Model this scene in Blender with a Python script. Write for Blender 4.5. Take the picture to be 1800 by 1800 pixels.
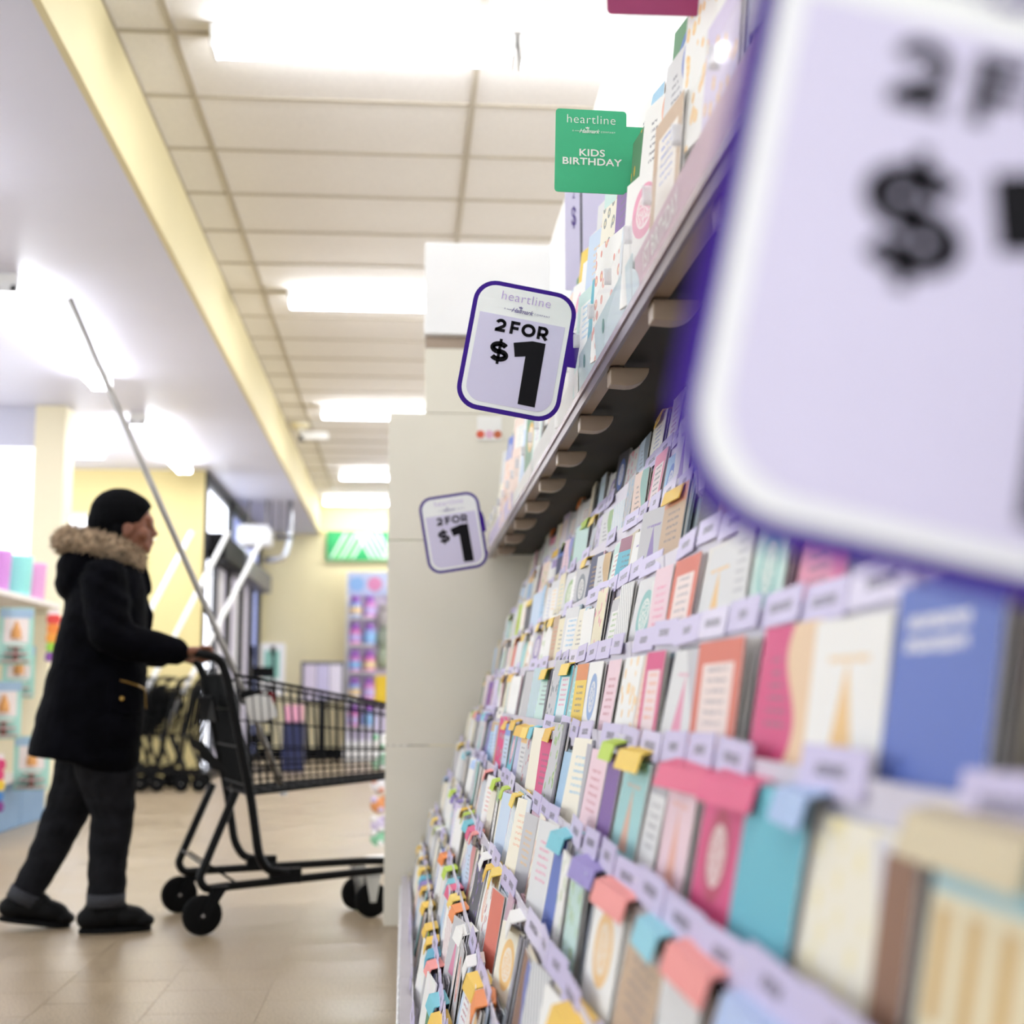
import bpy, bmesh, math, random
from mathutils import Vector, Matrix, noise as mnoise
R = math.radians
random.seed(11)
for o in list(bpy.data.objects): bpy.data.objects.remove(o)
SC = bpy.context.scene
COL = SC.collection
# ------------------------------------------------------------------ camera
cd = bpy.data.cameras.new('camera'); cam = bpy.data.objects.new('camera', cd); COL.objects.link(cam)
cam.location = (0, 0, .85)
cam.rotation_euler = (R(90 + 7.457), 0, R(-4.333))
cd.sensor_width = 36; cd.lens = 49.2; cd.clip_start = .05; cd.clip_end = 200
cd.dof.use_dof = True; cd.dof.focus_distance = 2.4; cd.dof.aperture_fstop = 3.4
SC.camera = cam
# ------------------------------------------------------------------ world + exposure
w = bpy.data.worlds.new('world'); SC.world = w; w.use_nodes = True
w.node_tree.nodes['Background'].inputs[0].default_value = (.93, .97, 1.0, 1)
w.node_tree.nodes['Background'].inputs[1].default_value = 1.5
TUBE_STRENGTH = 23.0
vs = SC.view_settings
vs.view_transform = 'Standard'; vs.look = 'None'; vs.gamma = 1; vs.use_curve_mapping = False
vs.exposure = 0.48
cy = SC.cycles
cy.max_bounces = 6; cy.diffuse_bounces = 3; cy.glossy_bounces = 2; cy.transmission_bounces = 2; cy.transparent_max_bounces = 6
cy.caustics_reflective = False; cy.caustics_refractive = False
cy.use_adaptive_sampling = True; cy.adaptive_threshold = .07; cy.adaptive_min_samples = 16
# ------------------------------------------------------------------ helpers
def lin(h):
    h = h.lstrip('#'); out = []
    for i in (0, 2, 4):
        c = int(h[i:i+2], 16)/255
        out.append(c/12.92 if c <= .04045 else ((c+.055)/1.055)**2.4)
    return (*out, 1)
MATS = {}
def mat(name, hexcol, rough=.6, metal=0, var=.05, scale=8, bump=0, emit=0, trans=0, spec=.5):
    m = bpy.data.materials.new(name); m.use_nodes = True
    nt = m.node_tree; b = nt.nodes['Principled BSDF']
    c = lin(hexcol)
    tc = nt.nodes.new('ShaderNodeTexCoord'); n = nt.nodes.new('ShaderNodeTexNoise')
    n.inputs['Scale'].default_value = scale; n.inputs['Detail'].default_value = 4
    nt.links.new(tc.outputs['Object'], n.inputs['Vector'])
    r = nt.nodes.new('ShaderNodeValToRGB')
    r.color_ramp.elements[0].position = .3; r.color_ramp.elements[1].position = .7
    r.color_ramp.elements[0].color = (*[x*(1-var) for x in c[:3]], 1)
    r.color_ramp.elements[1].color = (*[min(1, x*(1+var)) for x in c[:3]], 1)
    nt.links.new(n.outputs['Fac'], r.inputs['Fac'])
    nt.links.new(r.outputs['Color'], b.inputs['Base Color'])
    b.inputs['Roughness'].default_value = rough; b.inputs['Metallic'].default_value = metal
    b.inputs['Specular IOR Level'].default_value = spec
    if bump:
        bp = nt.nodes.new('ShaderNodeBump'); bp.inputs['Strength'].default_value = bump
        bp.inputs['Distance'].default_value = .01
        nt.links.new(n.outputs['Fac'], bp.inputs['Height']); nt.links.new(bp.outputs['Normal'], b.inputs['Normal'])
    if emit:
        b.inputs['Emission Color'].default_value = c; b.inputs['Emission Strength'].default_value = emit
    MATS[name] = m
    return m
def clear_mat(name, hexcol, t=.8, rough=.05):
    m = bpy.data.materials.new(name); m.use_nodes = True
    nt = m.node_tree; b = nt.nodes['Principled BSDF']; out = nt.nodes['Material Output']
    b.inputs['Base Color'].default_value = lin(hexcol); b.inputs['Roughness'].default_value = rough
    tr = nt.nodes.new('ShaderNodeBsdfTransparent'); mx = nt.nodes.new('ShaderNodeMixShader')
    mx.inputs[0].default_value = t
    nt.links.new(b.outputs[0], mx.inputs[1]); nt.links.new(tr.outputs[0], mx.inputs[2]); nt.links.new(mx.outputs[0], out.inputs[0])
    MATS[name] = m
    return m
OFF = {}
class MB:
    def __init__(s): s.v = []; s.f = []; s.c = []; s.uv = {}
    def add(s, vs_, fs, col=None):
        o = len(s.v); s.v += [tuple(x) for x in vs_]
        for f in fs: s.f.append(tuple(i+o for i in f)); s.c.append(col)
        return s
    def box(s, c, d, M=None, col=None):
        x, y, z = d[0]/2, d[1]/2, d[2]/2
        p = [Vector((a, b, e)) for a in (-x, x) for b in (-y, y) for e in (-z, z)]
        if M is not None: p = [M @ q for q in p]
        c = Vector(c)
        return s.add([q+c for q in p], [(0,1,3,2),(4,6,7,5),(0,4,5,1),(2,3,7,6),(0,2,6,4),(1,5,7,3)], col)
    def span(s, x0, x1, y0, y1, z0, z1, col=None):
        return s.box(((x0+x1)/2, (y0+y1)/2, (z0+z1)/2), (abs(x1-x0), abs(y1-y0), abs(z1-z0)), None, col)
    def prism(s, poly, fn, col=None):
        """poly: 2D points; fn(p,k) maps to 3D for k=0 (front), 1 (back)"""
        n = len(poly)
        vs_ = [fn(p, 0) for p in poly] + [fn(p, 1) for p in poly]
        fs = [tuple(range(n)), tuple(range(2*n-1, n-1, -1))] + [(i, i+n, (i+1) % n+n, (i+1) % n) for i in range(n)]
        return s.add(vs_, fs, col)
    def tube(s, path, r, n=8, col=None, closed=False, caps=True):
        P = [Vector(p) for p in path]; m = len(P); rings = []
        rs = r if isinstance(r, (list, tuple)) else [r]*m
        up = None
        for i, p in enumerate(P):
            if closed: t = (P[(i+1) % m]-P[i-1])
            else: t = P[min(i+1, m-1)]-P[max(i-1, 0)]
            t = t.normalized() if t.length > 1e-9 else Vector((0, 0, 1))
            if up is None:
                up = Vector((0, 0, 1)) if abs(t.z) < .9 else Vector((1, 0, 0))
            a = t.cross(up)
            if a.length < 1e-6: a = t.cross(Vector((0, 1, 0)))
            a.normalize(); b = a.cross(t).normalized(); up = b
            rings.append([p+(a*math.cos(2*math.pi*k/n)+b*math.sin(2*math.pi*k/n))*rs[i] for k in range(n)])
        vs_ = [q for g in rings for q in g]; fs = []
        for i in range(m if closed else m-1):
            j = (i+1) % m
            for k in range(n):
                fs.append((i*n+k, i*n+(k+1) % n, j*n+(k+1) % n, j*n+k))
        if caps and not closed:
            fs.append(tuple(range(n-1, -1, -1))); fs.append(tuple((m-1)*n+k for k in range(n)))
        return s.add(vs_, fs, col)
    def lathe(s, prof, c=(0, 0, 0), n=16, M=None, col=None):
        """prof: (r,z) list"""
        c = Vector(c); vs_ = []; fs = []
        for r, z in prof:
            for k in range(n):
                q = Vector((r*math.cos(2*math.pi*k/n), r*math.sin(2*math.pi*k/n), z))
                if M is not None: q = M @ q
                vs_.append(q+c)
        for i in range(len(prof)-1):
            for k in range(n):
                fs.append((i*n+k, i*n+(k+1) % n, (i+1)*n+(k+1) % n, (i+1)*n+k))
        fs.append(tuple(range(n-1, -1, -1))); fs.append(tuple((len(prof)-1)*n+k for k in range(n)))
        return s.add(vs_, fs, col)
    def ball(s, c, r, M=None, nu=16, nv=10, col=None):
        if not isinstance(r, (tuple, list)): r = (r, r, r)
        c = Vector(c); vs_ = []; fs = []
        vs_.append((0, 0, r[2]))
        for i in range(1, nv):
            a = math.pi*i/nv
            for k in range(nu):
                b = 2*math.pi*k/nu
                vs_.append((r[0]*math.sin(a)*math.cos(b), r[1]*math.sin(a)*math.sin(b), r[2]*math.cos(a)))
        vs_.append((0, 0, -r[2])); L = len(vs_)-1
        for k in range(nu): fs.append((0, 1+k, 1+(k+1) % nu))
        for i in range(nv-2):
            for k in range(nu):
                fs.append((1+i*nu+k, 1+(i+1)*nu+k, 1+(i+1)*nu+(k+1) % nu, 1+i*nu+(k+1) % nu))
        for k in range(nu): fs.append((L, 1+(nv-2)*nu+(k+1) % nu, 1+(nv-2)*nu+k))
        q = [Vector(p) for p in vs_]
        if M is not None: q = [M @ p for p in q]
        return s.add([p+c for p in q], fs, col)
    def caps(s, pts, rs, nu=14):
        """chain of tapered capsules"""
        for i in range(len(pts)-1):
            p, q = Vector(pts[i]), Vector(pts[i+1])
            s.tube([p+(q-p)*t for t in (0, .25, .5, .75, 1)], [rs[i]+(rs[i+1]-rs[i])*t for t in (0, .25, .5, .75, 1)], nu)
        for p, r in zip(pts, rs): s.ball(p, r*.995, nu=nu, nv=8)
        return s
    def mesh(s, name, off=(0, 0, 0)):
        m = bpy.data.meshes.new(name); o = Vector(off)
        m.from_pydata([tuple(Vector(v)-o) for v in s.v], [], s.f)
        if any(c is not None for c in s.c):
            a = m.color_attributes.new('Col', 'FLOAT_COLOR', 'CORNER')
            k = 0
            for f, c in zip(s.f, s.c):
                for _ in f: a.data[k].color = c or (1, 1, 1, 1); k += 1
        m.update()
        return m
    def build(s, name, material, parent=None, smooth=False, off=None, bevel=0):
        """parented pieces are given in the parent's frame (OFF holds its world place for unrotated parents)"""
        if off is None: off = OFF.get(parent, (0, 0, 0)) if parent else (0, 0, 0)
        m = s.mesh(name, off)
        return link(name, m, material, parent, smooth, bevel)
def link(name, m, material, parent=None, smooth=False, bevel=0):
    o = bpy.data.objects.new(name, m); COL.objects.link(o)
    if material is not None and not m.materials: m.materials.append(material)
    if parent: o.parent = parent; OFF[o] = OFF.get(parent, (0, 0, 0))
    if smooth:
        for p in m.polygons: p.use_smooth = True
    if bevel:
        b = o.modifiers.new('bevel', 'BEVEL'); b.width = bevel; b.segments = 2; b.limit_method = 'ANGLE'
    return o
def tag(o, label, cat=None, group=None, kind=None):
    o['label'] = label
    if cat: o['category'] = cat
    if group: o['group'] = group
    if kind: o['kind'] = kind
    return o
def struct(o, label=None):
    o['kind'] = 'structure'
    if label: o['label'] = label
    return o
def thing(name, label, cat, loc=(0, 0, 0), rotz=0, group=None, world=True):
    o = bpy.data.objects.new(name, None); COL.objects.link(o); o.empty_display_size = .05
    o.location = loc; o.rotation_euler = (0, 0, rotz)
    OFF[o] = Vector(loc) if (world and not rotz) else Vector((0, 0, 0))
    return tag(o, label, cat, group)
def copy_tree(o, parent=None):
    c = o.copy(); COL.objects.link(c)
    if parent: c.parent = parent
    for ch in list(o.children): copy_tree(ch, c)
    return c
def rrect(w, h, r, n=6, cx=0, cz=0):
    P = []
    for sx, sz, a0 in ((1, 1, 0), (-1, 1, 90), (-1, -1, 180), (1, -1, 270)):
        for k in range(n+1):
            a = R(a0+90*k/n)
            P.append((cx+sx*(w/2-r)+r*math.cos(a), cz+sz*(h/2-r)+r*math.sin(a)))
    return P
TMP = bpy.data.scenes.new('workbench')
def tmp_eval(o):
    TMP.collection.objects.link(o); vl = TMP.view_layers[0]; vl.update()
    return o.evaluated_get(vl.depsgraph)
def text_mb(s, size, bold=0, shear=0, align='CENTER', space=1, fn=None, squash=1):
    cu = bpy.data.curves.new('lettering_curve', 'FONT'); cu.body = s; cu.size = size; cu.offset = bold*size
    cu.shear = shear; cu.align_x = align; cu.align_y = 'CENTER'; cu.space_character = space; cu.resolution_u = 4
    o = bpy.data.objects.new('lettering_curve', cu)
    ev = tmp_eval(o); me = ev.to_mesh()
    b = MB(); b.add([fn((v.co.x*squash, v.co.y)) for v in me.vertices], [tuple(p.vertices) for p in me.polygons])
    ev.to_mesh_clear()
    bpy.data.objects.remove(o); bpy.data.curves.remove(cu)
    return b
def remesh(b, voxel, smooth=3):
    m = b.mesh('tmp'); o = bpy.data.objects.new('tmp', m)
    r = o.modifiers.new('r', 'REMESH'); r.mode = 'VOXEL'; r.voxel_size = voxel
    if smooth:
        s = o.modifiers.new('s', 'SMOOTH'); s.factor = .5; s.iterations = smooth
    me = bpy.data.meshes.new_from_object(tmp_eval(o))
    bpy.data.objects.remove(o); bpy.data.meshes.remove(m)
    for p in me.polygons: p.use_smooth = True
    return me
# camera projection, only used to sort repeats by how large they show
_F = Vector((math.sin(R(4.333))*math.cos(R(7.457)), math.cos(R(4.333))*math.cos(R(7.457)), math.sin(R(7.457))))
_R = Vector((math.cos(R(4.333)), -math.sin(R(4.333)), 0)); _U = _R.cross(_F)
def seen(p):
    v = Vector(p)-Vector((0, 0, .85)); z = v.dot(_F)
    if z < .1: return None
    return 900+2460*v.dot(_R)/z, 900-2460*v.dot(_U)/z, z
ORD = ['zeroth','first','second','third','fourth','fifth','sixth','seventh','eighth','ninth','tenth']
def nth(i):
    if i <= 10: return ORD[i]
    return str(i)+('th' if 10 < i % 100 < 14 else {1:'st',2:'nd',3:'rd'}.get(i % 10, 'th'))
# ------------------------------------------------------------------ materials
mat('wall_yellow', '#ecdfae', .7, var=.02, scale=2)
mat('fascia_yellow', '#dccfa2', .7, var=.02, scale=2)
mat('wall_ochre', '#d5c48a', .7, var=.02, scale=2)
mat('wall_cream', '#f0e6c6', .7, var=.02, scale=2)
mat('soffit_grey', '#d2d2e2', .45, var=.02, scale=1.5)
mat('tile_white', '#e9e5e1', .9, var=.05, scale=90, bump=.15)
mat('grid_metal', '#b9b0a0', .5, var=.02)
mat('panel_beige', '#e4dfcf', .55, var=.02, scale=3)
mat('panel_white', '#f4f4f4', .5, var=.01)
mat('white_metal', '#f0efec', .35, var=.01)
mat('white_plastic', '#eeeeee', .65, var=.02)
mat('paper_white', '#f2f1ec', .7, var=.02)
mat('black_metal', '#050506', .45, var=.1, spec=.15)
mat('black_plastic', '#08080a', .6, var=.1, spec=.12)
mat('black_rubber', '#070708', .7, var=.1, scale=40, spec=.12)
mat('chrome', '#c9ccd2', .25, 1, var=.05)
mat('steel', '#8d8984', .4, .6, var=.06)
mat('recess_shade_brown', '#221c10', .7, var=.15, scale=10)  # dark brown, deepened so the colour holds the shade under the shelf
mat('tan_plastic', '#a08c78', .4, var=.05)
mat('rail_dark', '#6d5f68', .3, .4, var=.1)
mat('rail_highlight', '#b9abb6', .25, .3, var=.05)
mat('tray_grey', '#b7b1b3', .5, var=.05)
mat('label_holder', '#dcd7e6', .35, var=.03)
mat('purple', '#3a1a84', .5, var=.04, spec=.12)
mat('sign_white', '#eceeec', .45, var=.01)
mat('sign_lavender', '#cfcae2', .5, var=.01)
mat('print_black', '#0e0c11', .5, var=.04, spec=.12)
mat('print_lilac', '#b59ad2', .5, var=.03)
mat('print_violet', '#5b4b8c', .5, var=.03)
mat('green_sign', '#31b17c', .45, var=.03)
mat('magenta_sign', '#96205c', .45, var=.03)
mat('door_black', '#17181c', .4, var=.1)
mat('blue_base', '#7797b8', .5, var=.05)
mat('shelf_white', '#e6dfda', .45, var=.03)
mat('frame_grey', '#55555e', .4, var=.05)
mat('skin', '#7a4a33', .5, var=.12, scale=14)
mat('coat', '#050509', .9, var=.5, scale=16, bump=.5, spec=.06)
mat('jeans', '#1a1a1d', .85, var=.35, scale=18, bump=.3, spec=.06)
mat('jeans_cuff', '#2d2e33', .85, var=.15, scale=60)
mat('shoe_black', '#060607', .6, var=.2, spec=.15)
mat('shoe_sole', '#0e0e0f', .7, var=.2, spec=.1)
mat('hat_black', '#040406', .85, var=.4, scale=30, bump=.2, spec=.08)
mat('fur', '#a08a70', .95, var=.55, scale=45, bump=.6)
mat('gold', '#b08d4a', .3, .8)
mat('glow_tube', '#f5f8ff', .5, emit=TUBE_STRENGTH)
mat('day_pane', '#eef2ff', .3, emit=2.2)
mat('day_white', '#f6f8ff', .5, emit=1.25)
mat('dusk_pane', '#8f9ad2', .3, emit=.6)
mat('street_pane', '#a8a2b0', .3, emit=.55)
clear_mat('acrylic', '#f5f2f8', .9)
clear_mat('clip_clear', '#f4f4f8', .45, .65)
clear_mat('bag_film', '#e8f4ee', .35, .2)
def floor_mat():
    m = mat('floor_vinyl', '#c3b298', .34, var=.0, scale=3)
    nt = m.node_tree; b = nt.nodes['Principled BSDF']
    tc = nt.nodes.new('ShaderNodeTexCoord'); oi = nt.nodes.new('ShaderNodeObjectInfo')
    n1 = nt.nodes.new('ShaderNodeTexNoise'); n1.inputs['Scale'].default_value = 160; n1.inputs['Detail'].default_value = 3
    n2 = nt.nodes.new('ShaderNodeTexNoise'); n2.inputs['Scale'].default_value = 2.2; n2.inputs['Detail'].default_value = 4
    geo = nt.nodes.new('ShaderNodeNewGeometry')
    nt.links.new(geo.outputs['Position'], n1.inputs['Vector']); nt.links.new(geo.outputs['Position'], n2.inputs['Vector'])
    r1 = nt.nodes.new('ShaderNodeValToRGB'); e = r1.color_ramp.elements
    e[0].position = .36; e[0].color = lin('#8c7a62'); e[1].position = .62; e[1].color = lin('#b8a688')
    r2 = nt.nodes.new('ShaderNodeValToRGB'); e = r2.color_ramp.elements
    e[0].position = .3; e[0].color = (.86, .84, .82, 1); e[1].position = .7; e[1].color = (1, 1, 1, 1)
    mx = nt.nodes.new('ShaderNodeMixRGB'); mx.blend_type = 'MULTIPLY'; mx.inputs[0].default_value = 1
    nt.links.new(n1.outputs['Fac'], r1.inputs['Fac']); nt.links.new(n2.outputs['Fac'], r2.inputs['Fac'])
    nt.links.new(r1.outputs[0], mx.inputs[1]); nt.links.new(r2.outputs[0], mx.inputs[2])
    mv = nt.nodes.new('ShaderNodeMath'); mv.operation = 'MULTIPLY_ADD'; mv.inputs[1].default_value = .06; mv.inputs[2].default_value = .97
    nt.links.new(oi.outputs['Random'], mv.inputs[0])
    m2 = nt.nodes.new('ShaderNodeVectorMath'); m2.operation = 'SCALE'
    nt.links.new(mx.outputs[0], m2.inputs[0]); nt.links.new(mv.outputs[0], m2.inputs['Scale'])
    nt.links.new(m2.outputs[0], b.inputs['Base Color'])
    rr = nt.nodes.new('ShaderNodeMath'); rr.operation = 'MULTIPLY_ADD'; rr.inputs[1].default_value = .25; rr.inputs[2].default_value = .22
    nt.links.new(n2.outputs['Fac'], rr.inputs[0]); nt.links.new(rr.outputs[0], b.inputs['Roughness'])
    return m
floor_mat()
# printed greeting card papers: colour of the sheet = object colour, printed motif from the sheet's own UV
class NX:
    def __init__(s, nt): s.nt = nt
    def m(s, op, a, b=0, c=0):
        n = s.nt.nodes.new('ShaderNodeMath'); n.operation = op
        for i, x in enumerate((a, b, c)):
            if isinstance(x, (int, float)): n.inputs[i].default_value = x
            else: s.nt.links.new(x, n.inputs[i])
        return n.outputs[0]
PAL = ['#e0699a', '#5b79c9', '#f0b73a', '#57b0a8', '#d9694f', '#7a58ad', '#5d6a74', '#7fae4d', '#e9a07a', '#6fb6dc', '#b03a52', '#c89a3a', '#f4f2ee', '#8f8d96', '#efe3b0', '#4a86c8']
NA = len(PAL)
def card_mat(style, paper=False):
    m = bpy.data.materials.new('card_print_%s' % style); m.use_nodes = True
    nt = m.node_tree; b = nt.nodes['Principled BSDF']; b.inputs['Roughness'].default_value = .55
    X = NX(nt); g = lambda a, k: X.m('GREATER_THAN', a, k); l = lambda a, k: X.m('LESS_THAN', a, k); mul = lambda a, c: X.m('MULTIPLY', a, c)
    uv = nt.nodes.new('ShaderNodeUVMap'); sp = nt.nodes.new('ShaderNodeSeparateXYZ'); nt.links.new(uv.outputs[0], sp.inputs[0])
    u, v = sp.outputs[0], sp.outputs[1]
    oi = nt.nodes.new('ShaderNodeObjectInfo')
    ramp = nt.nodes.new('ShaderNodeValToRGB'); ramp.color_ramp.interpolation = 'CONSTANT'
    el = ramp.color_ramp.elements
    for i, h in enumerate(PAL):
        if i == 0: el[0].position = 0; el[0].color = lin(h)
        elif i == 1: el[1].position = 1/len(PAL); el[1].color = lin(h)
        else: e = el.new(i/len(PAL)); e.color = lin(h)
    nt.links.new(X.m('DIVIDE', X.m('ADD', oi.outputs['Object Index'], .5), float(len(PAL))), ramp.inputs['Fac'])
    off = nt.nodes.new('ShaderNodeVectorMath'); off.operation = 'ADD'
    cmb = nt.nodes.new('ShaderNodeCombineXYZ'); nt.links.new(mul(oi.outputs['Random'], 40), cmb.inputs[0])
    nt.links.new(uv.outputs[0], off.inputs[0]); nt.links.new(cmb.outputs[0], off.inputs[1])
    nz = nt.nodes.new('ShaderNodeTexNoise'); nz.inputs['Scale'].default_value = 38; nt.links.new(off.outputs[0], nz.inputs['Vector'])
    nf = nz.outputs['Fac']
    au = X.m('ABSOLUTE', X.m('SUBTRACT', u, .5))
    lines = mul(mul(l(X.m('FRACT', mul(v, 17)), .4), l(au, .27)), mul(mul(g(v, .52), l(v, .86)), g(nf, .47)))
    masks = []   # (mask, colour socket or rgba)
    acc = ramp.outputs[0]
    if style == 0: masks = [(lines, acc)]
    if style == 1: masks = [(g(v, .84), acc), (mul(lines, l(v, .8)), lin('#6a6672'))]
    if style == 2: masks = [(mul(l(au, .34), mul(g(v, .3), l(v, .87))), lin('#f6f4ef')), (mul(lines, l(au, .22)), acc)]
    if style == 3:
        d = X.m('SQRT', X.m('ADD', X.m('POWER', X.m('SUBTRACT', u, .5), 2), X.m('POWER', mul(X.m('SUBTRACT', v, .68), 1.4), 2)))
        masks = [(l(d, .3), acc), (l(d, .2), lin('#f3efe8')), (mul(l(d, .17), g(nf, .52)), acc)]
    if style == 4: masks = [(mul(l(au, mul(X.m('SUBTRACT', .84, v), .42)), g(v, .42)), acc), (mul(lines, g(v, .8)), acc)]
    if style == 5:
        fu = X.m('ABSOLUTE', X.m('SUBTRACT', X.m('FRACT', mul(u, 5)), .5))
        masks = [(g(v, .86), lin('#7cc4dc')), (mul(l(fu, .26), mul(g(v, .52), l(v, .82))), acc)]
    if style == 6:
        vo = nt.nodes.new('ShaderNodeTexVoronoi'); vo.inputs['Scale'].default_value = 7; nt.links.new(off.outputs[0], vo.inputs['Vector'])
        masks = [(l(vo.outputs['Distance'], .34), acc), (l(vo.outputs['Distance'], .15), lin('#f5e7b2'))]
    if style == 7:
        wv = X.m('ADD', u, mul(X.m('SINE', mul(v, 9)), .13))
        masks = [(g(wv, .62), acc), (mul(lines, l(wv, .5)), lin('#6a6672'))]
    if style == 9:
        tx = mul(mul(g(v, .74), l(v, .9)), mul(g(u, .12), l(u, .72))); masks = [(mul(mul(tx, l(X.m('FRACT', mul(v, 13)), .62)), g(nf, .42)), acc)]
    if style == 8: masks = [(l(X.m('FRACT', mul(X.m('ADD', u, v), 7)), .3), acc)]
    cur = oi.outputs['Color']
    for mk, c in masks:
        mx = nt.nodes.new('ShaderNodeMixRGB'); nt.links.new(mul(mk, .6 if style == 0 else .75), mx.inputs[0]); nt.links.new(cur, mx.inputs[1])
        if isinstance(c, tuple): mx.inputs[2].default_value = c
        else: nt.links.new(c, mx.inputs[2])
        cur = mx.outputs[0]
    mx = nt.nodes.new('ShaderNodeMixRGB'); nt.links.new(l(v, -.5), mx.inputs[0]); nt.links.new(cur, mx.inputs[1]); mx.inputs[2].default_value = lin('#e6e3de')
    nt.links.new(mx.outputs[0], b.inputs['Base Color'])
    return m
CARD_M = [card_mat(i) for i in range(11)]
def attr_mat(name, rough=.6):
    m = bpy.data.materials.new(name); m.use_nodes = True; nt = m.node_tree
    a = nt.nodes.new('ShaderNodeAttribute'); a.attribute_name = 'Col'
    n = nt.nodes.new('ShaderNodeTexNoise'); n.inputs['Scale'].default_value = 60
    mx = nt.nodes.new('ShaderNodeMixRGB'); mx.blend_type = 'MULTIPLY'; mx.inputs[0].default_value = .12
    nt.links.new(a.outputs['Color'], mx.inputs[1]); nt.links.new(n.outputs['Color'], mx.inputs[2])
    nt.links.new(mx.outputs[0], nt.nodes['Principled BSDF'].inputs['Base Color'])
    nt.nodes['Principled BSDF'].inputs['Roughness'].default_value = rough
    MATS[name] = m; return m
attr_mat('paper_mixed')
def objcol_mat(name, rough=.6):
    m = bpy.data.materials.new(name); m.use_nodes = True; nt = m.node_tree
    oi = nt.nodes.new('ShaderNodeObjectInfo')
    n = nt.nodes.new('ShaderNodeTexNoise'); n.inputs['Scale'].default_value = 40
    mx = nt.nodes.new('ShaderNodeMixRGB'); mx.blend_type = 'MULTIPLY'; mx.inputs[0].default_value = .1
    nt.links.new(oi.outputs['Color'], mx.inputs[1]); nt.links.new(n.outputs['Color'], mx.inputs[2])
    nt.links.new(mx.outputs[0], nt.nodes['Principled BSDF'].inputs['Base Color'])
    nt.nodes['Principled BSDF'].inputs['Roughness'].default_value = rough
    MATS[name] = m; return m
objcol_mat('tab_card', .5); objcol_mat('pack_print', .4)
def label_mat():
    m = bpy.data.materials.new('label_print'); m.use_nodes = True; nt = m.node_tree; b = nt.nodes['Principled BSDF']
    X = NX(nt); tc = nt.nodes.new('ShaderNodeTexCoord'); sp = nt.nodes.new('ShaderNodeSeparateXYZ'); nt.links.new(tc.outputs['Generated'], sp.inputs[0])
    oi = nt.nodes.new('ShaderNodeObjectInfo')
    nz = nt.nodes.new('ShaderNodeTexNoise'); nz.noise_dimensions = '2D'; nz.inputs['Scale'].default_value = 24
    cm = nt.nodes.new('ShaderNodeCombineXYZ'); nt.links.new(X.m('ADD', sp.outputs[1], X.m('MULTIPLY', oi.outputs['Random'], 50)), cm.inputs[0]); nt.links.new(sp.outputs[2], cm.inputs[1])
    nt.links.new(cm.outputs[0], nz.inputs['Vector'])
    y0 = X.m('ABSOLUTE', X.m('SUBTRACT', sp.outputs[1], .5)); z0 = X.m('ABSOLUTE', X.m('SUBTRACT', sp.outputs[2], .5))
    wd = X.m('MULTIPLY_ADD', oi.outputs['Random'], .16, .14)
    mk = X.m('MULTIPLY', X.m('MULTIPLY', X.m('LESS_THAN', y0, wd), X.m('LESS_THAN', z0, .14)), X.m('GREATER_THAN', nz.outputs['Fac'], .45))
    mx = nt.nodes.new('ShaderNodeMixRGB'); nt.links.new(mk, mx.inputs[0]); nt.links.new(oi.outputs['Color'], mx.inputs[1]); mx.inputs[2].default_value = lin('#3b3550')
    nt.links.new(mx.outputs[0], b.inputs['Base Color']); b.inputs['Roughness'].default_value = .4
    MATS['label_print'] = m
label_mat()
M_ = MATS
# ================================================================== THE SETTING
CEIL, SOF, SX = 3.49, 3.06, -1.185
fl = struct(MB().span(-6, 4, -4, 20, -.06, -.0015).build('floor', M_['floor_vinyl']), 'speckled beige vinyl floor of the store')
TS = .3048
mt = MB().span(-TS/2+.0008, TS/2-.0008, -TS/2+.0008, TS/2-.0008, -.0014, 0).mesh('vinyl_tile'); mt.materials.append(M_['floor_vinyl'])
for i in range(-9, 1):
    for j in range(11, 27):
        x = (i+.5)*TS-.08; y = (j+.5)*TS+(TS/2 if i % 2 else 0)
        if x > .12: continue
        p = seen((x, y, 0))
        if p is None or p[0] < -90 or p[0] > 800 or p[1] > 1900: continue
        t = link('vinyl_tile', mt, None, fl); t.location = (x, y, 0)
# rest of the tile field further back, flush with the laid tiles
ce = struct(MB().span(SX-.02, 4, -4, 19.5, CEIL+.02, CEIL+.06).build('ceiling', M_['tile_white']), 'suspended ceiling of beige white panels')
GX = [SX, -.955, .278, 1.511, 2.744, 3.977]; GY0 = 5.41
cmesh = {}
for j in range(-12, 24):
    y0 = GY0+.61*j; y1 = min(y0+.61, 19.4)
    if y0 > 19.3: break
    for i in range(len(GX)-1):
        key = (i == 0, round(y1-y0, 2))
        wdt = GX[i+1]-GX[i]
        if key not in cmesh:
            m = MB().span(-wdt/2+.006, wdt/2-.006, -(y1-y0)/2+.006, (y1-y0)/2-.006, .004, .02).mesh('ceiling_panel'); m.materials.append(M_['tile_white']); cmesh[key] = m
        if j < -6 and i > 2: continue
        t = link('ceiling_panel', cmesh[key], None, ce); t.location = ((GX[i]+GX[i+1])/2, (y0+y1)/2, CEIL)
g = MB()
for x in GX: g.span(x-.012, x+.012, -4, 19.4, CEIL-.004, CEIL+.012)
for j in range(-12, 24):
    y = GY0+.61*j
    if y < 19.3: g.span(SX, 4, y-.012, y+.012, CEIL-.0035, CEIL+.011)
g.build('ceiling_grid', M_['grid_metal'], ce)
struct(MB().span(SX-.03, SX, -4, 19.4, SOF-.002, CEIL+.02).build('trim_1', M_['fascia_yellow']), 'pale yellow fascia of the dropped soffit')
struct(MB().span(-6, SX-.03, -4, 19.4, SOF, SOF+.03).build('trim_2', M_['soffit_grey']), 'grey lavender underside of the dropped soffit')
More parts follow.
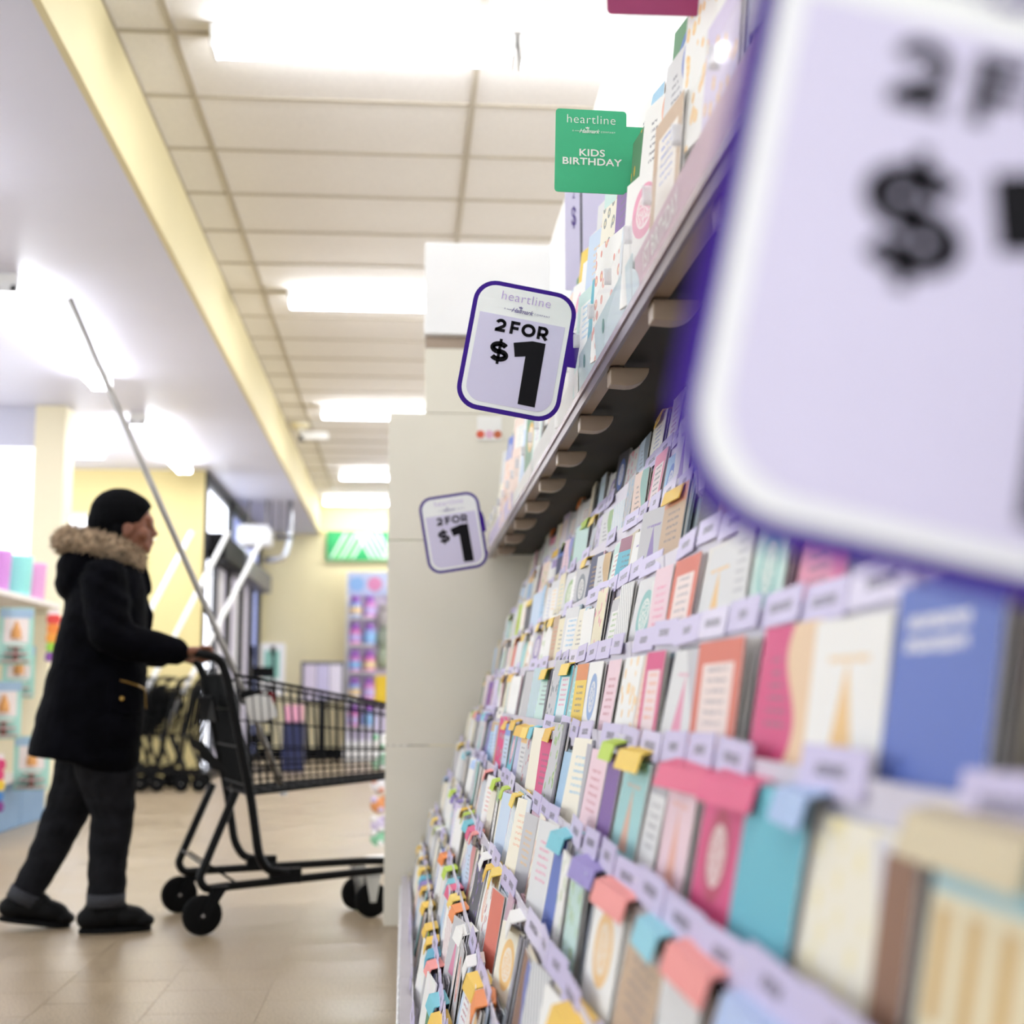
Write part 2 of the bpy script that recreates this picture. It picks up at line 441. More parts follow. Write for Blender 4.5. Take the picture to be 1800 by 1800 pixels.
struct(MB().span(-2.06, 4, 19.4, 19.5, 0, 3.6).build('wall_end', M_['wall_yellow']), 'pale yellow end wall behind the entrance')
struct(MB().span(-2.06, .0, 19.37, 19.4, 0, .12).build('baseboard_end', M_['black_plastic']))
b = MB().span(-2.98, -2.0, 13.9, 14.0, 0, SOF).span(-5.5, -2.98, 13.9, 14.0, 2.62, SOF).span(-5.5, -2.98, 13.9, 14, 0, .5)
struct(b.build('wall_front', M_['wall_ochre']), 'pale yellow wall beside the entrance doors')
wn = struct(MB().span(-5.5, -2.98, 13.93, 13.96, .5, 2.62).build('window_1', M_['day_white']), 'white backlit window behind the woman')
MB().span(-3.02, -2.98, 13.88, 13.93, .5, 2.62).span(-5.5, -2.98, 13.88, 13.93, 2.58, 2.62).build('window_frame', M_['wall_cream'], wn)
b = MB().span(-2.85, -2.62, 10.8, 11.1, 0, SOF)
struct(b.build('wall_column', M_['wall_cream'], bevel=.01), 'cream square column left of the woman')
wn = struct(MB().span(-5.5, -2.85, 10.93, 10.96, .5, 2.75).build('window_2', M_['day_white']), 'white backlit window left of the cream column')
MB().span(-5.5, -2.85, 10.9, 11.0, 2.75, SOF).span(-5.5, -2.85, 10.9, 11, 0, .5).build('window_surround', M_['soffit_grey'], wn)
# entrance: black storefront frame in the plane X=-2
dr = struct(MB().span(-2.06, -1.98, 13.95, 14.07, 0, SOF).span(-2.06, -1.98, 19.2, 19.4, 0, SOF).span(-2.06, -1.98, 14, 19.4, SOF-.13, SOF).span(-2.06, -1.96, 14, 19.4, 2.3, 2.46)
            .span(-2.06, -1.98, 15.85, 16.1, 0, SOF).span(-2.06, -1.98, 14.0, 19.4, 0, .1).build('door_1', M_['door_black']), 'black framed storefront entrance doors')
for n, (y0, y1, z0, z1, mm) in enumerate([(14.07, 15.85, 2.46, 2.93, 'day_pane'), (16.1, 19.2, 2.46, 2.93, 'dusk_pane'), (14.07, 14.75, .1, 2.3, 'day_pane'), (14.9, 15.85, .1, 2.3, 'street_pane'),
                                          (16.1, 17.1, .1, 2.3, 'street_pane'), (17.3, 18.2, .1, 2.3, 'street_pane'), (18.3, 19.2, .1, 2.3, 'dusk_pane')]):
    MB().span(-2.03, -2.02, y0, y1, z0, z1).build('pane', M_[mm], dr)
for y in (14.82, 17.2, 18.25):
    MB().span(-2.05, -1.97, y-.07, y+.07, .1, 2.3).build('mullion', M_['door_black'], dr)
for y0 in (14.3, 15.2, 16.6):
    MB().span(-2.0, -1.985, y0, y0+.14, .3, 2.2).build('door_stile', M_['white_metal'], dr)
MB().span(-2.0, -1.8, 14.05, 15.8, 2.2, 2.46).build('door_operator_box', M_['black_plastic'], dr, bevel=.01)
MB().span(-2.0, -1.8, 15.9, 18.9, 2.2, 2.44).build('door_operator_box', M_['frame_grey'], dr, bevel=.01)
# ================================================================== LIGHTS
def strip_light(x0, x1, y, label, z=CEIL, along_y=False, group='fluorescent strip lights'):
    L = x1-x0
    if along_y: root = thing('strip_light', label, 'light fixture', (y, (x0+x1)/2, z), R(90), group)
    else: root = thing('strip_light', label, 'light fixture', ((x0+x1)/2, y, z), 0, group, world=False)
    MB().prism([(-.065, 0), (.065, 0), (.05, -.05), (-.05, -.05)], lambda p, k: (-L/2 if k == 0 else L/2, p[0], p[1])).build('housing', M_['white_metal'], root)
    for s in (-1, 1):
        t = MB().tube([(-L/2+.02, s*.045, -.078), (L/2-.02, s*.045, -.078)], .019, 12).build('tube', M_['glow_tube'], root, smooth=True)
        for e in (-1, 1):
            MB().tube([(e*(L/2-.02), s*.045, -.078), (e*(L/2-.003), s*.045, -.078)], .017, 10).build('tube_cap', M_['steel'], root)
    for e in (-1, 1):
        MB().span(e*(L/2-.012)-.009, e*(L/2-.012)+.009, -.068, .068, -.1, 0).build('socket', M_['white_plastic'], root, bevel=.003)
rows = [(-2.0, 'behind the camera'), (1.69, 'over the near end of the aisle'), (5.38, 'nearest in view, at the top of the picture'), (9.07, 'above the white fascia panel'), (12.8, 'third one down the aisle'), (16.5, 'fourth one down the aisle')]
for y, d in rows:
    for k, x0 in enumerate((-.80, .43, 1.66)):
        strip_light(x0, x0+1.22, y, 'white twin-tube strip light %s, %s' % (d, ('left unit', 'middle unit', 'right unit')[k]))
for k, x0 in enumerate((-1.12, .11)):
    strip_light(x0, x0+1.22, 18.75, 'white twin-tube strip light next to the end wall, %s' % ('left unit', 'right unit')[k])
for y0, d in ((3.6, 'off the left edge'), (7.35, 'nearest in view at the left edge'), (11.05, 'beyond the tall cart pole')):
    strip_light(y0, y0+2.42, -2.13, 'long twin-tube strip light under the grey soffit, %s' % d, z=SOF, along_y=True, group='strip lights under the soffit')
strip_light(-3.9, -2.7, 12.6, 'short strip light under the soffit behind the woman', z=SOF, group='strip lights under the soffit')
# ================================================================== END PANEL OF THE RACK
PY = 5.37
t = thing('end_panel', 'tall beige board closing the far end of the card rack', 'panel', (.3, PY, 0))
MB().span(-.072, .9, PY, PY+.03, 0, .66).build('board', M_['panel_beige'], t, bevel=.002)
MB().span(-.072, .9, PY, PY+.03, .663, 1.44).build('board', M_['panel_beige'], t, bevel=.002)
MB().span(-.072, .9, PY, PY+.03, 1.443, 1.94).build('board', M_['panel_beige'], t, bevel=.002)
MB().span(.066, .9, PY, PY+.03, 1.942, 2.2).build('board', M_['panel_beige'], t, bevel=.002)
MB().span(.066, .9, PY+.01, PY+.025, 2.2, 2.25).build('shadow_strip', M_['tan_plastic'], t)  # tan strip paints the thin shadow line under the header box
tag(MB().span(.062, .9, PY-.03, PY+.05, 2.251, 2.62).build('fascia_box', M_['panel_white'], bevel=.004), 'white header box on top of the beige end panel', 'header')
# lavender header flag seen behind the green sign
t = thing('header_flag', 'pale lavender header sign standing behind the green sign', 'sign', (.45, 3.4, 1.86))
MB().span(.392, .43, 3.395, 3.4, 1.86, 2.2).build('panel', M_['sign_lavender'], t)
MB().span(.436, .553, 3.395, 3.4, 1.86, 2.2).build('panel', M_['sign_lavender'], t)
MB().span(.43, .436, 3.398, 3.4, 1.86, 2.2).build('joint', M_['frame_grey'], t)
text_mb('$', .07, .02, fn=lambda p: (.414+p[0]*.35, 3.3935, 2.05+p[1])).build('lettering', M_['print_violet'], t)
text_mb('2', .035, .02, fn=lambda p: (.414+p[0]*.35, 3.3935, 2.11+p[1])).build('lettering', M_['print_violet'], t)
# ================================================================== CARD RACK
TIER = [(.0216+.047*k, .216+.118*k) for k in range(10)]
TILT = R(11)
SECT = [(.12, 1.8775), (1.8785, 3.4525), (3.4535, 5.34)]
WHERE = ['nearest to the camera', 'in the middle of the run', 'next to the beige end panel']
rack_label_mesh = {}
def plaque_mesh(wd, hh=.03):
    key = (round(wd, 3), hh)
    if key not in rack_label_mesh:
        m = MB().prism(rrect(wd, hh, .0015, 1), lambda p, k: (-.0012 if k == 0 else 0, -p[0], p[1])).mesh('shelf_label'); m.materials.append(M_['label_print'])
        rack_label_mesh[key] = m
    return rack_label_mesh[key]
RK = []
for s, (y0, y1) in enumerate(SECT):
    t = thing('greeting_card_rack', 'stepped greeting card rack section %s' % WHERE[s], 'card rack', (.3, (y0+y1)/2, 0), 0, 'greeting card rack sections')
    RK.append(t)
    # body: sloped carcass behind the trays, kick base
    MB().prism([(.03, .0), (.56, .0), (.56, 1.34), (.55, 1.34), (.125, .2), (.03, .16)], lambda p, k: (p[0], y0 if k == 0 else y1, p[1])).build('carcass', M_['tray_grey'], t)
    MB().span(-.006, .03, y0, y1, .012, .185).build('kick_panel', M_['tray_grey'], t, bevel=.003)
    MB().span(.555, .57, y0, y1, 1.42, 2.62).build('back_panel', M_['panel_white'], t)
    MB().span(.52, .545, y0, y1, 1.0, 1.38).build('recess_panel', M_['recess_shade_brown'], t)
    for yy in ((y0+.02, y1-.25) if s else (y0+.3,)):
        MB().span(.49, .52, yy-.02, yy+.02, 1.1, 1.38).build('upright', M_['black_metal'], t)
    for k, (x, z) in enumerate(TIER):
        tr = MB()
        tr.prism([(x, z-.002), (x+.0025, z-.002), (x+.0025, z-.03), (x+.046, z-.07), (x+.046, z-.073), (x, z-.033)], lambda p, k_: (p[0], y0+.003 if k_ == 0 else y1-.003, p[1]))
        tr = tr.build('tray', M_['label_holder'], t)
        random.seed(100*s+k)
        y = y0+.02+random.uniform(0, .04)
        while y < y1-.14:
            wd = random.choice((.11, .125, .125, .14))
            if random.random() < (.93 if y < 2.3 else .5):
                o = link('shelf_label', plaque_mesh(wd), None, tr)
                o.location = Vector((x-.0005, y+wd/2, z-.006+random.uniform(-.002, .005)))-OFF[tr]
                o.rotation_euler = (random.uniform(-.03, .03), R(12), random.uniform(-.04, .04))
                far = y > 3.0
                o.color = lin(random.choice(['#c8bfe2']*8+(['#b9ab7e', '#c9c2a6', '#e8e4da'] if far else ['#d9d2ea', '#cfc7e6'])))
            y += wd+random.uniform(.001, .006)
    # upper shelf
    MB().span(.318, .555, y0, y1, 1.385, 1.405).build('shelf', M_['recess_shade_brown'], t)  # board coloured near black to paint the shade on its underside
    MB().span(.318, .345, y0, y1, 1.374, 1.3849).build('shelf_soffit', M_['tan_plastic'], t)
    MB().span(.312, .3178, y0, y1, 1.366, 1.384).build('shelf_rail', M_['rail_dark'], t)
    MB().span(.3085, .3178, y0, y1, 1.3845, 1.396).build('shelf_rail', M_['rail_highlight'], t)  # paler bar carries the highlight of the dark metal rail in its colour
    for r_, (xx, zz) in enumerate(((.346, 1.525), (.384, 1.64))):
        MB().span(xx+.012, .55, y0, y1, zz-.006, zz).span(xx+.012, xx+.016, y0, y1, 1.405, zz).build('riser', M_['panel_white'], t)
    MB().prism([(.3115, 1.397), (.3085, 1.5), (.3062, 1.5), (.3092, 1.397)], lambda p, k: (p[0], y0 if k == 0 else y1, p[1])).build('acrylic_front', M_['acrylic'], t)
    yb = .63+.39*0
    n = 0
    while yb < y1:
        if yb > y0+.03 and yb < y1-.03:
            P = [(.322, 1.371), (.322, 1.343)]+[(.350+.036*math.sin(R(a)), 1.371-.03*math.cos(R(a))) for a in range(0, 91, 15)]
            MB().prism(P, lambda p, k: (p[0], yb-.018 if k == 0 else yb+.018, p[1])).build('bracket', M_['tan_plastic'], t, bevel=.002)
        yb += .39
    yb = y0+.02
    while yb < y1:
        MB().prism(rrect(.012, .026, .005, 3), lambda p, k: (.303 if k == 0 else .314, yb+p[0], 1.497+p[1])).build('clip', M_['clip_clear'], t)
        yb += .2
# printed strips behind the acrylic front
def strip_insert(y0, y1, z0, z1, color, name, sec):
    o = MB().span(.3128, .3138, y0, y1, z0, z1).build('printed_strip', M_['tab_card'], RK[sec])
    o.color = lin(color); return o
si = strip_insert(1.02, 1.866, 1.398, 1.452, '#c9a5b4', '', 0)
text_mb('1ST BIRTHDAY', .038, .012, fn=lambda p: (.3122, 1.68-p[0], 1.425+p[1])).build('lettering', M_['paper_white'], si)
si = strip_insert(.3, 1.0, 1.398, 1.452, '#c3a0b6', '', 0)
si = strip_insert(1.89, 2.5, 1.398, 1.468, '#bcd3d8', '', 1)
MB().prism([(2.0+.17*math.cos(R(a)), 1.40+.06*math.sin(R(a))) for a in range(0, 181, 12)], lambda p, k: (.3124 if k == 0 else .3127, p[0], p[1])).build('printed_hill', M_['tab_card'], si).color = lin('#cfe0e6')
for y_ in (2.18, 2.42):
    MB().lathe([(.001, -.0002), (.012, -.0002), (.012, .0002), (.001, .0002)], (.3122, y_, 1.44), 12, Matrix.Rotation(R(90), 3, 'Y')).build('printed_dot', M_['tab_card'], si).color = lin('#3f8f86')
strip_insert(2.52, 3.44, 1.398, 1.45, '#dcdbd6', '', 1)
strip_insert(3.46, 4.1, 1.398, 1.44, '#e2dfd8', '', 2)
strip_insert(4.12, 5.3, 1.398, 1.455, '#c8bade', '', 2)
# white C-shaped hooks along the kick panel
for k in range(34):
    yk = 2.6+.078*k
    sec = 1 if yk < 3.447 else 2
    MB().tube([(-.009, yk+.02*math.cos(R(a)), .15+.02*math.sin(R(a))) for a in range(40, 321, 40)], .0035, 6).build('hook', M_['white_plastic'], RK[sec])
# ------------------------------------------------------------------ greeting cards
PASTEL = [('white', '#f1f0ec'), ('ivory', '#efe9d6'), ('pale blue', '#c6d7ea'), ('pale pink', '#eccdd6'), ('mint', '#c5e0d8'), ('lilac', '#d3c8e2'), ('grey', '#c3c2c4'), ('pale grey', '#dcdcdc'), ('blush', '#ecd3c4'), ('sky blue', '#a3c6e2'), ('cream', '#e9dfbf')]
STRONG = [('hot pink', '#d5447d'), ('blue', '#5a72c0'), ('navy', '#33395f'), ('dark grey', '#55545c'), ('lime', '#b5cf3a'), ('yellow', '#eccb4e'), ('teal', '#5fb6c8'), ('coral', '#d8705a'), ('purple', '#7d55a0'), ('brown', '#8a6248'), ('green', '#5f8f6a'), ('pink', '#e391ad'), ('light teal', '#9fd0d0'), ('tan', '#c4a88a')]
CN = dict(PASTEL+STRONG); CN['slate'] = '#5b6476'
STY = ['with small printed lines', 'with a band along the top', 'with a pale inset panel', 'with a round motif', 'with a pointed motif', 'with hanging pennants', 'with a flower print', 'with a wavy side', 'with diagonal stripes', 'with white lettering', 'of one plain colour']
card_mesh = {}
def get_card(wd, hh, style):
    key = (wd, hh, style)
    if key not in card_mesh:
        v = []; f = []; uvs = []
        def leaf(xf, ang):   # front face at x=xf, spine on the +Y side
            pts = []
            for xx in (xf, xf+.0011):
                for u_, z_ in ((0, 0), (1, 0), (1, 1), (0, 1)):
                    pts.append((xx+ang*u_*wd, wd/2-u_*wd, z_*hh))
            o = len(v); v.extend(pts)
            f.extend([tuple(o+i for i in q) for q in ((0, 3, 2, 1), (4, 5, 6, 7), (0, 1, 5, 4), (1, 2, 6, 5), (2, 3, 7, 6), (3, 0, 4, 7))])
        leaf(0, .0); leaf(.0016, .022)
        m = bpy.data.meshes.new('greeting_card'); m.from_pydata(v, [], f)
        ul = m.uv_layers.new(name='UVMap'); k = 0
        U = {0: (0, 0), 1: (1, 0), 2: (1, 1), 3: (0, 1)}
        for p in m.polygons:
            for vi in p.vertices:
                ul.data[k].uv = U[vi % 4] if (p.index == 0) else (0, -1); k += 1
        m.materials.append(CARD_M[style]); card_mesh[key] = m
    return card_mesh[key]
STUFF = MB()
MT = Matrix.Rotation(TILT, 3, 'Y')
def slab(x, y, z, wd, hh, col, tilt=TILT, th=.0022, yaw=0):
    M = Matrix.Rotation(yaw, 3, 'Z') @ Matrix.Rotation(tilt, 3, 'Y')
    STUFF.box(Vector((x, y, z))+M @ Vector((th/2, 0, hh/2)), (th, wd, hh), M, lin(col))
CARDS = []   # (key dict)
EXPL = {   # tier: cards set out one by one where the near rack shows them large (y0, y1, colour, style, lift)
 6: [(.69, .83, 'cream', 6, 0, 8), (.86, .968, 'tan', 6, 0, 12), (.975, 1.02, 'slate', 10, -.01, 0), (1.026, 1.15, 'pink', 7, .0, 0), (1.195, 1.31, 'mint', 3, .0, 3), (1.315, 1.39, 'pale grey', 0, .01, 13), (1.40, 1.57, 'pale grey', 4, -.005, 2), (1.6, 1.74, 'coral', 2, 0, 13), (1.76, 1.86, 'pale pink', 0, 0, 0)],
 5: [(.50, .62, 'tan', 1, -.02, 6), (.655, .80, 'blue', 9, .012, 12), (.81, .95, 'white', 4, 0, 2), (.965, 1.11, 'hot pink', 7, .004, 14), (1.165, 1.355, 'coral', 2, .0, 13), (1.375, 1.53, 'pale grey', 4, .0, 0), (1.55, 1.65, 'hot pink', 2, 0, 8), (1.66, 1.715, 'blush', 0, 0, 8), (1.72, 1.86, 'white', 6, 0, 2), (1.89, 2.02, 'pale pink', 0, 0, 10), (2.05, 2.17, 'white', 3, 0, 15), (2.2, 2.32, 'yellow', 1, .0, 4), (2.34, 2.44, 'light teal', 0, 0, 12)],
 4: [(.47, .64, 'cream', 5, .005, 11), (.66, .705, 'brown', 10, -.01, 8), (.71, .835, 'ivory', 6, 0, 14), (.845, 1.005, 'teal', 10, .008, 0), (1.012, 1.135, 'hot pink', 3, 0, 10), (1.165, 1.30, 'pale pink', 4, 0, 8), (1.32, 1.41, 'pale grey', 1, 0, 13), (1.425, 1.585, 'light teal', 4, .0, 8), (1.6, 1.70, 'purple', 10, 0, 5), (1.72, 1.86, 'pale pink', 0, 0, 10)],
 3: [(.6, .72, 'tan', 6, 0, 12), (.75, .9, 'pale blue', 10, -.01, 0), (.93, 1.05, 'pale grey', 10, 0, 0), (1.09, 1.265, 'tan', 1, .003, 13), (1.28, 1.44, 'white', 3, 0, 2), (1.50, 1.62, 'mint', 6, 0, 7), (1.64, 1.73, 'white', 6, 0, 7)],
}
def put_card(k, yc, wd, hh, cname, style, lift=0, x=None, z=None, tilt=None, row=None, acc=None, yaw=None):
    acc = random.randrange(12) if acc is None else acc
    x = TIER[k][0]+.006 if x is None else x; z = TIER[k][1]-.07 if z is None else z
    CARDS.append(dict(x=x, y=yc, z=z+lift, wd=wd, hh=hh, c=cname, st=style, tilt=TILT+random.uniform(-.05, .03) if tilt is None else tilt, yaw=random.uniform(-.05, .16) if yaw is None else yaw, row=row, acc=acc))
def stack(x, z, yc, wd, hh, n, far):
    pal = random.choice([['#e9e7e2', '#dcd9d4', '#f0efec'], ['#c9c7cc', '#b3b1b8', '#dcdae0'], ['#dfe6ee', '#c5d3e2'], ['#e9dfd0', '#d8cdb8'], ['#e3cdd6', '#caa7b6'], ['#8f8d96', '#c9c7cc', '#e4e2e0'], ['#9fb2bd', '#6f8b99', '#c3d2d8']])
    n += 3
    for i in range(n):
        slab(x+.005+.0042*i, yc+random.uniform(-.003, .003), z+random.uniform(-.004, .009), wd-.004, hh-.004, random.choice(pal) if random.random() < .8 else '#77757f', yaw=random.uniform(-.02, .02))
TABS = []
TABC = [('yellow', '#f2cc4b'), ('yellow', '#eec23c'), ('yellow', '#f4d25a'), ('golden yellow', '#e9b93a'), ('hot pink', '#e0507f'), ('coral', '#f0928c'), ('salmon pink', '#f3a7a2'), ('turquoise', '#45a9c4'), ('light blue', '#a9c4ec'), ('lime green', '#b9d738'), ('orange', '#f08a3c'), ('white', '#f4f3ee'), ('violet', '#7d6bb0'), ('turquoise', '#6cc3d2')]
for k in range(10):
    random.seed(500+k)
    ex = EXPL.get(k, [])
    ymin = ex[0][0] if ex else .42+.05*k
    for (a, b_, cn, st, lf, ac) in ex:
        put_card(k, (a+b_)/2, round(b_-a, 3), .166, cn, st, lf, row=k, acc=ac, yaw=random.uniform(-.03, .05))
        stack(TIER[k][0]+.006, TIER[k][1]-.07+lf, (a+b_)/2, b_-a, .164, random.randint(1, 4), False)
    y = ex[-1][1]+.012 if ex else ymin
    while y < 5.22:
        wd = random.choice((.102, .112, .12, .127, .127)); hh = random.choice((.152, .158, .164, .164, .17))
        far = y > 2.6
        if y+wd > 5.33: break
        for (a, b_) in SECT:   # keep clear of the section joints
            if y < b_+.006 < y+wd: y = b_+.014
        cn = random.choice(STRONG if random.random() < (.2 if k > 3 else .16) else PASTEL+[('white', '')]*8+[('pale grey', '')]*5+[('ivory', '')]*3+[('pale blue', '')]*2+[('grey', '')]*2)[0]
        lf = random.uniform(-.006, .02)
        put_card(k, y+wd/2, wd, hh, cn, random.choice((0, 1, 2, 2, 3, 4, 6, 6, 6, 7, 7, 8, 10, 10)), lf, row=k)
        stack(TIER[k][0]+.006, TIER[k][1]-.07+lf, y+wd/2, wd, hh, random.randint(1, 6), far)
        pt = .6 if k <= 4 else (.4 if k <= 6 else .2)
        if random.random() < pt:
            TABS.append((k, y+wd/2+random.uniform(-.01, .01), wd*random.uniform(.7, .95), random.choice(TABC+TABC[:4] if k < 5 else TABC[:4]*3+TABC[9:12]), random.uniform(.0, .012)))
        y += wd+random.uniform(.014, .038)
# tabs that the photograph shows large
TABS += [(6, 1.09, .15, ('hot pink', '#e0507f'), .002), (6, .92, .12, ('orange', '#f08a3c'), .006), (4, 1.04, .14, ('hot pink', '#e0507f'), .004), (4, 1.22, .15, ('hot pink', '#e2587f'), .004), (4, .87, .09, ('light blue', '#a9c4ec'), .006), (4, 1.5, .13, ('yellow', '#f2cc4b'), .006),
         (4, 1.66, .1, ('lime green', '#b9d738'), .01), (3, .97, .13, ('coral', '#f0928c'), .006), (3, 1.33, .15, ('coral', '#f0928c'), .004), (3, 1.53, .13, ('violet', '#8f80c4'), .004), (3, .8, .14, ('light blue', '#b2c6ee'), .004), (3, 1.13, .1, ('turquoise', '#8ccfe0'), .002), (4, .6, .15, ('cream', '#d8c9a4'), .01)]
# cards standing on the upper shelf in three rows
for r_, (xx, zz, hh) in enumerate(((.322, 1.406, .195), (.35, 1.526, .21), (.388, 1.641, .21))):
    random.seed(900+r_); y = .5
    while y < 5.2:
        wd = random.choice((.112, .127, .127, .14))
        if random.random() < .9:
            cn = random.choice(STRONG if random.random() < (.36 if r_ else .16) else PASTEL[:6]+PASTEL[7:9]+[('white', '')]*4)[0]
            h2 = hh+random.uniform(-.012, .012)
            put_card(0, y+wd/2, wd, h2, cn, random.choice((0, 2, 3, 3, 4, 6, 6, 7, 7)), 0, xx, zz, R(5)+random.uniform(-.03, .03), row=10+r_, yaw=random.uniform(.04, .3))
            for i in range(random.randint(0, 3)):
                slab(xx+.007+.005*i, y+wd/2, zz, wd-.004, h2-.004, random.choice(['#e9e7e2', '#c9c7cc', '#dfe6ee', '#8f8da0', '#b9bc9a']), tilt=R(5))
        y += wd+random.uniform(.01, .035)
def size_of(c):
    p = seen((c['x'], c['y'], c['z']+.12))
    if p is None or not (-40 < p[0] < 1880 and -60 < p[1] < 1900): return 0
    a = seen((c['x'], c['y']-c['wd']/2, c['z']+.12)); b_ = seen((c['x'], c['y']+c['wd']/2, c['z']+.12))
    if a is None or b_ is None: return 0
    return abs(a[0]-b_[0])*c['hh']/p[2]
for c in CARDS: c['s'] = size_of(c)
CARDS.sort(key=lambda c: -c['s'])
ROWN = lambda r: ('upper shelf front row', 'upper shelf middle row', 'upper shelf back row')[r-10] if r >= 10 else nth(10-r)+' row under shelf'
# pocket number counted from the far end panel
for r_ in range(13):
    L = sorted([c for c in CARDS if c['row'] == r_], key=lambda c: -c['y'])
    for i, c in enumerate(L): c['n'] = i+1
for i, c in enumerate(CARDS):
    if i < 296 and c['s'] > 0:
        o = link('greeting_card', get_card(c['wd'], c['hh'], c['st']), None)
        o.location = (c['x'], c['y'], c['z']); o.rotation_euler = (0, c['tilt'], c['yaw']); o.color = lin(CN[c['c']]); o.pass_index = c['acc']
        tag(o, '%s card %s, %s from end panel, %s' % (c['c'], STY[c['st']].replace('with a ', 'with '), nth(c['n']), ROWN(c['row'])), 'greeting card', 'greeting cards in the rack')
    else:
        slab(c['x'], c['y'], c['z'], c['wd'], c['hh'], CN[c['c']], c['tilt'], .003, c['yaw'])
tag(STUFF.build('greeting_cards_packed', M_['paper_mixed']), 'tightly packed spare greeting cards behind the front ones', 'greeting cards', kind='stuff')
# folded colour tabs standing up between the cards
tab_mesh = {}
def get_tab(wd):
    key = round(wd, 2)
    if key not in tab_mesh:
        P = [(.022, -.07), (.0235, -.07), (.0235, .0145), (-.0035, .004), (-.0075, -.017), (-.006, -.0172), (-.002, .0025), (.022, .0125)]
        m = MB().prism(P, lambda p, k_: (p[0], -key/2 if k_ == 0 else key/2, p[1])).mesh('divider_tab'); m.materials.append(M_['tab_card']); tab_mesh[key] = m
    return tab_mesh[key]
TABS = [t for t in TABS if (lambda p: p and -40 < p[0] < 1880 and p[1] < 1900)(seen((TIER[t[0]][0], t[1], TIER[t[0]][1]+.1)))]
TABS.sort(key=lambda t: -t[1]); cnt = {}
for (k, y, wd, (cn, hx), up) in TABS:
    o = link('divider_tab', get_tab(wd), None)
    zt = TIER[k][1]+.092
    o.location = (TIER[k][0]+.006+.162*math.sin(TILT)-.004, y, zt+up); o.rotation_euler = (0, R(8), random.uniform(-.08, .08))
    o.color = lin(hx); cnt[k] = cnt.get(k, 0)+1
    tag(o, '%s folded paper tab, %s from end panel, %s' % (cn, nth(cnt[k]), ROWN(k)), 'paper tab', 'folded tabs among the cards')
# ================================================================== PRICE SIGNS
def c2l(x, y, s=1.593e-4, cx=708, cy=878, a=R(10.2)):
    dx, dy = x-cx, y-cy
    return ((dx*math.cos(a)+dy*math.sin(a))*s, (dx*math.sin(a)-dy*math.cos(a))*s)
def brand_line(root, mat1, mat2, z1, z2, size1, size2, fr=-.0032, cx=0):
    text_mb('heartline', size1, -.012, space=1.08, fn=lambda p: (cx+p[0], fr, z1+p[1])).build('lettering', mat1, root)
    text_mb('Hallmark', size2, .006, shear=.45, space=.92, fn=lambda p: (cx+p[0]-size2*.35, fr, z2+p[1])).build('lettering', mat2, root)
    text_mb('A', size2*.42, 0, fn=lambda p: (cx-size2*3.05+p[0], fr, z2+p[1])).build('lettering', mat2, root)
    text_mb('COMPANY', size2*.42, 0, space=1.35, fn=lambda p: (cx+size2*2.9+p[0], fr, z2-size2*.05+p[1])).build('lettering', mat2, root)
    q = size2*.13
    MB().prism([(-2*q, 0), (2*q, 0), (2.4*q, 2.2*q), (1.1*q, 1.1*q), (0, 2.6*q), (-1.1*q, 1.1*q), (-2.4*q, 2.2*q)], lambda p, k: (cx-size2*.6+p[0], fr if k == 0 else fr+.0004, z2+size2*.48+p[1])).build('crown_mark', mat2, root)
    MB().span(cx-size2*2.75, cx-size2*1.9, fr, fr+.0003, z2-size2*.03, z2+size2*.03).build('lettering', mat2, root)
def strokes(lines, wd, sc, ox, oz, fr, th=.0007, xs=1):
    b = MB()
    for ln in lines:
        P = [Vector((p[0]*xs, p[1])) for p in ln]
        for i in range(len(P)-1):
            d = (P[i+1]-P[i]).normalized(); n = Vector((-d.y, d.x))*wd/2
            e0 = d*wd*(.5 if i > 0 else 0); e1 = d*wd*(.0 if i < len(P)-2 else 0)
            q = [P[i]-e0*.35+n, P[i]-e0*.35-n, P[i+1]+e1-n, P[i+1]+e1+n]
            b.prism([(ox+v.x*sc, oz+v.y*sc) for v in q], lambda p, k: (p[0], fr if k == 0 else fr+th, p[1]))
    return b
def arc(cx, cz, rx, rz, a0, a1, n=12): return [(cx+rx*math.cos(R(a0+(a1-a0)*i/n)), cz+rz*math.sin(R(a0+(a1-a0)*i/n))) for i in range(n+1)]
GL = {   # cap height 1, heavy strokes .24 wide
 '2': ([arc(.33, .62, .25, .26, 165, -40)+[(.06, .12)], [(.0, .12), (.66, .12)]], .72),
 'F': ([[(.12, 0), (.12, 1)], [(.12, .88), (.62, .88)], [(.12, .47), (.56, .47)]], .72),
 'O': ([arc(.45, .5, .36, .385, 0, 372, 24)], .98),
 'R': ([[(.12, 0), (.12, 1)], [(.12, .88), (.4, .88)]+arc(.4, .63, .22, .25, 80, -90, 10)+[(.12, .38)], [(.36, .36), (.66, 0)]], .76),
 '$': ([arc(.36, .69, .24, .2, 25, 262, 14)+arc(.38, .31, .25, .2, 88, -155, 14)], .72)}
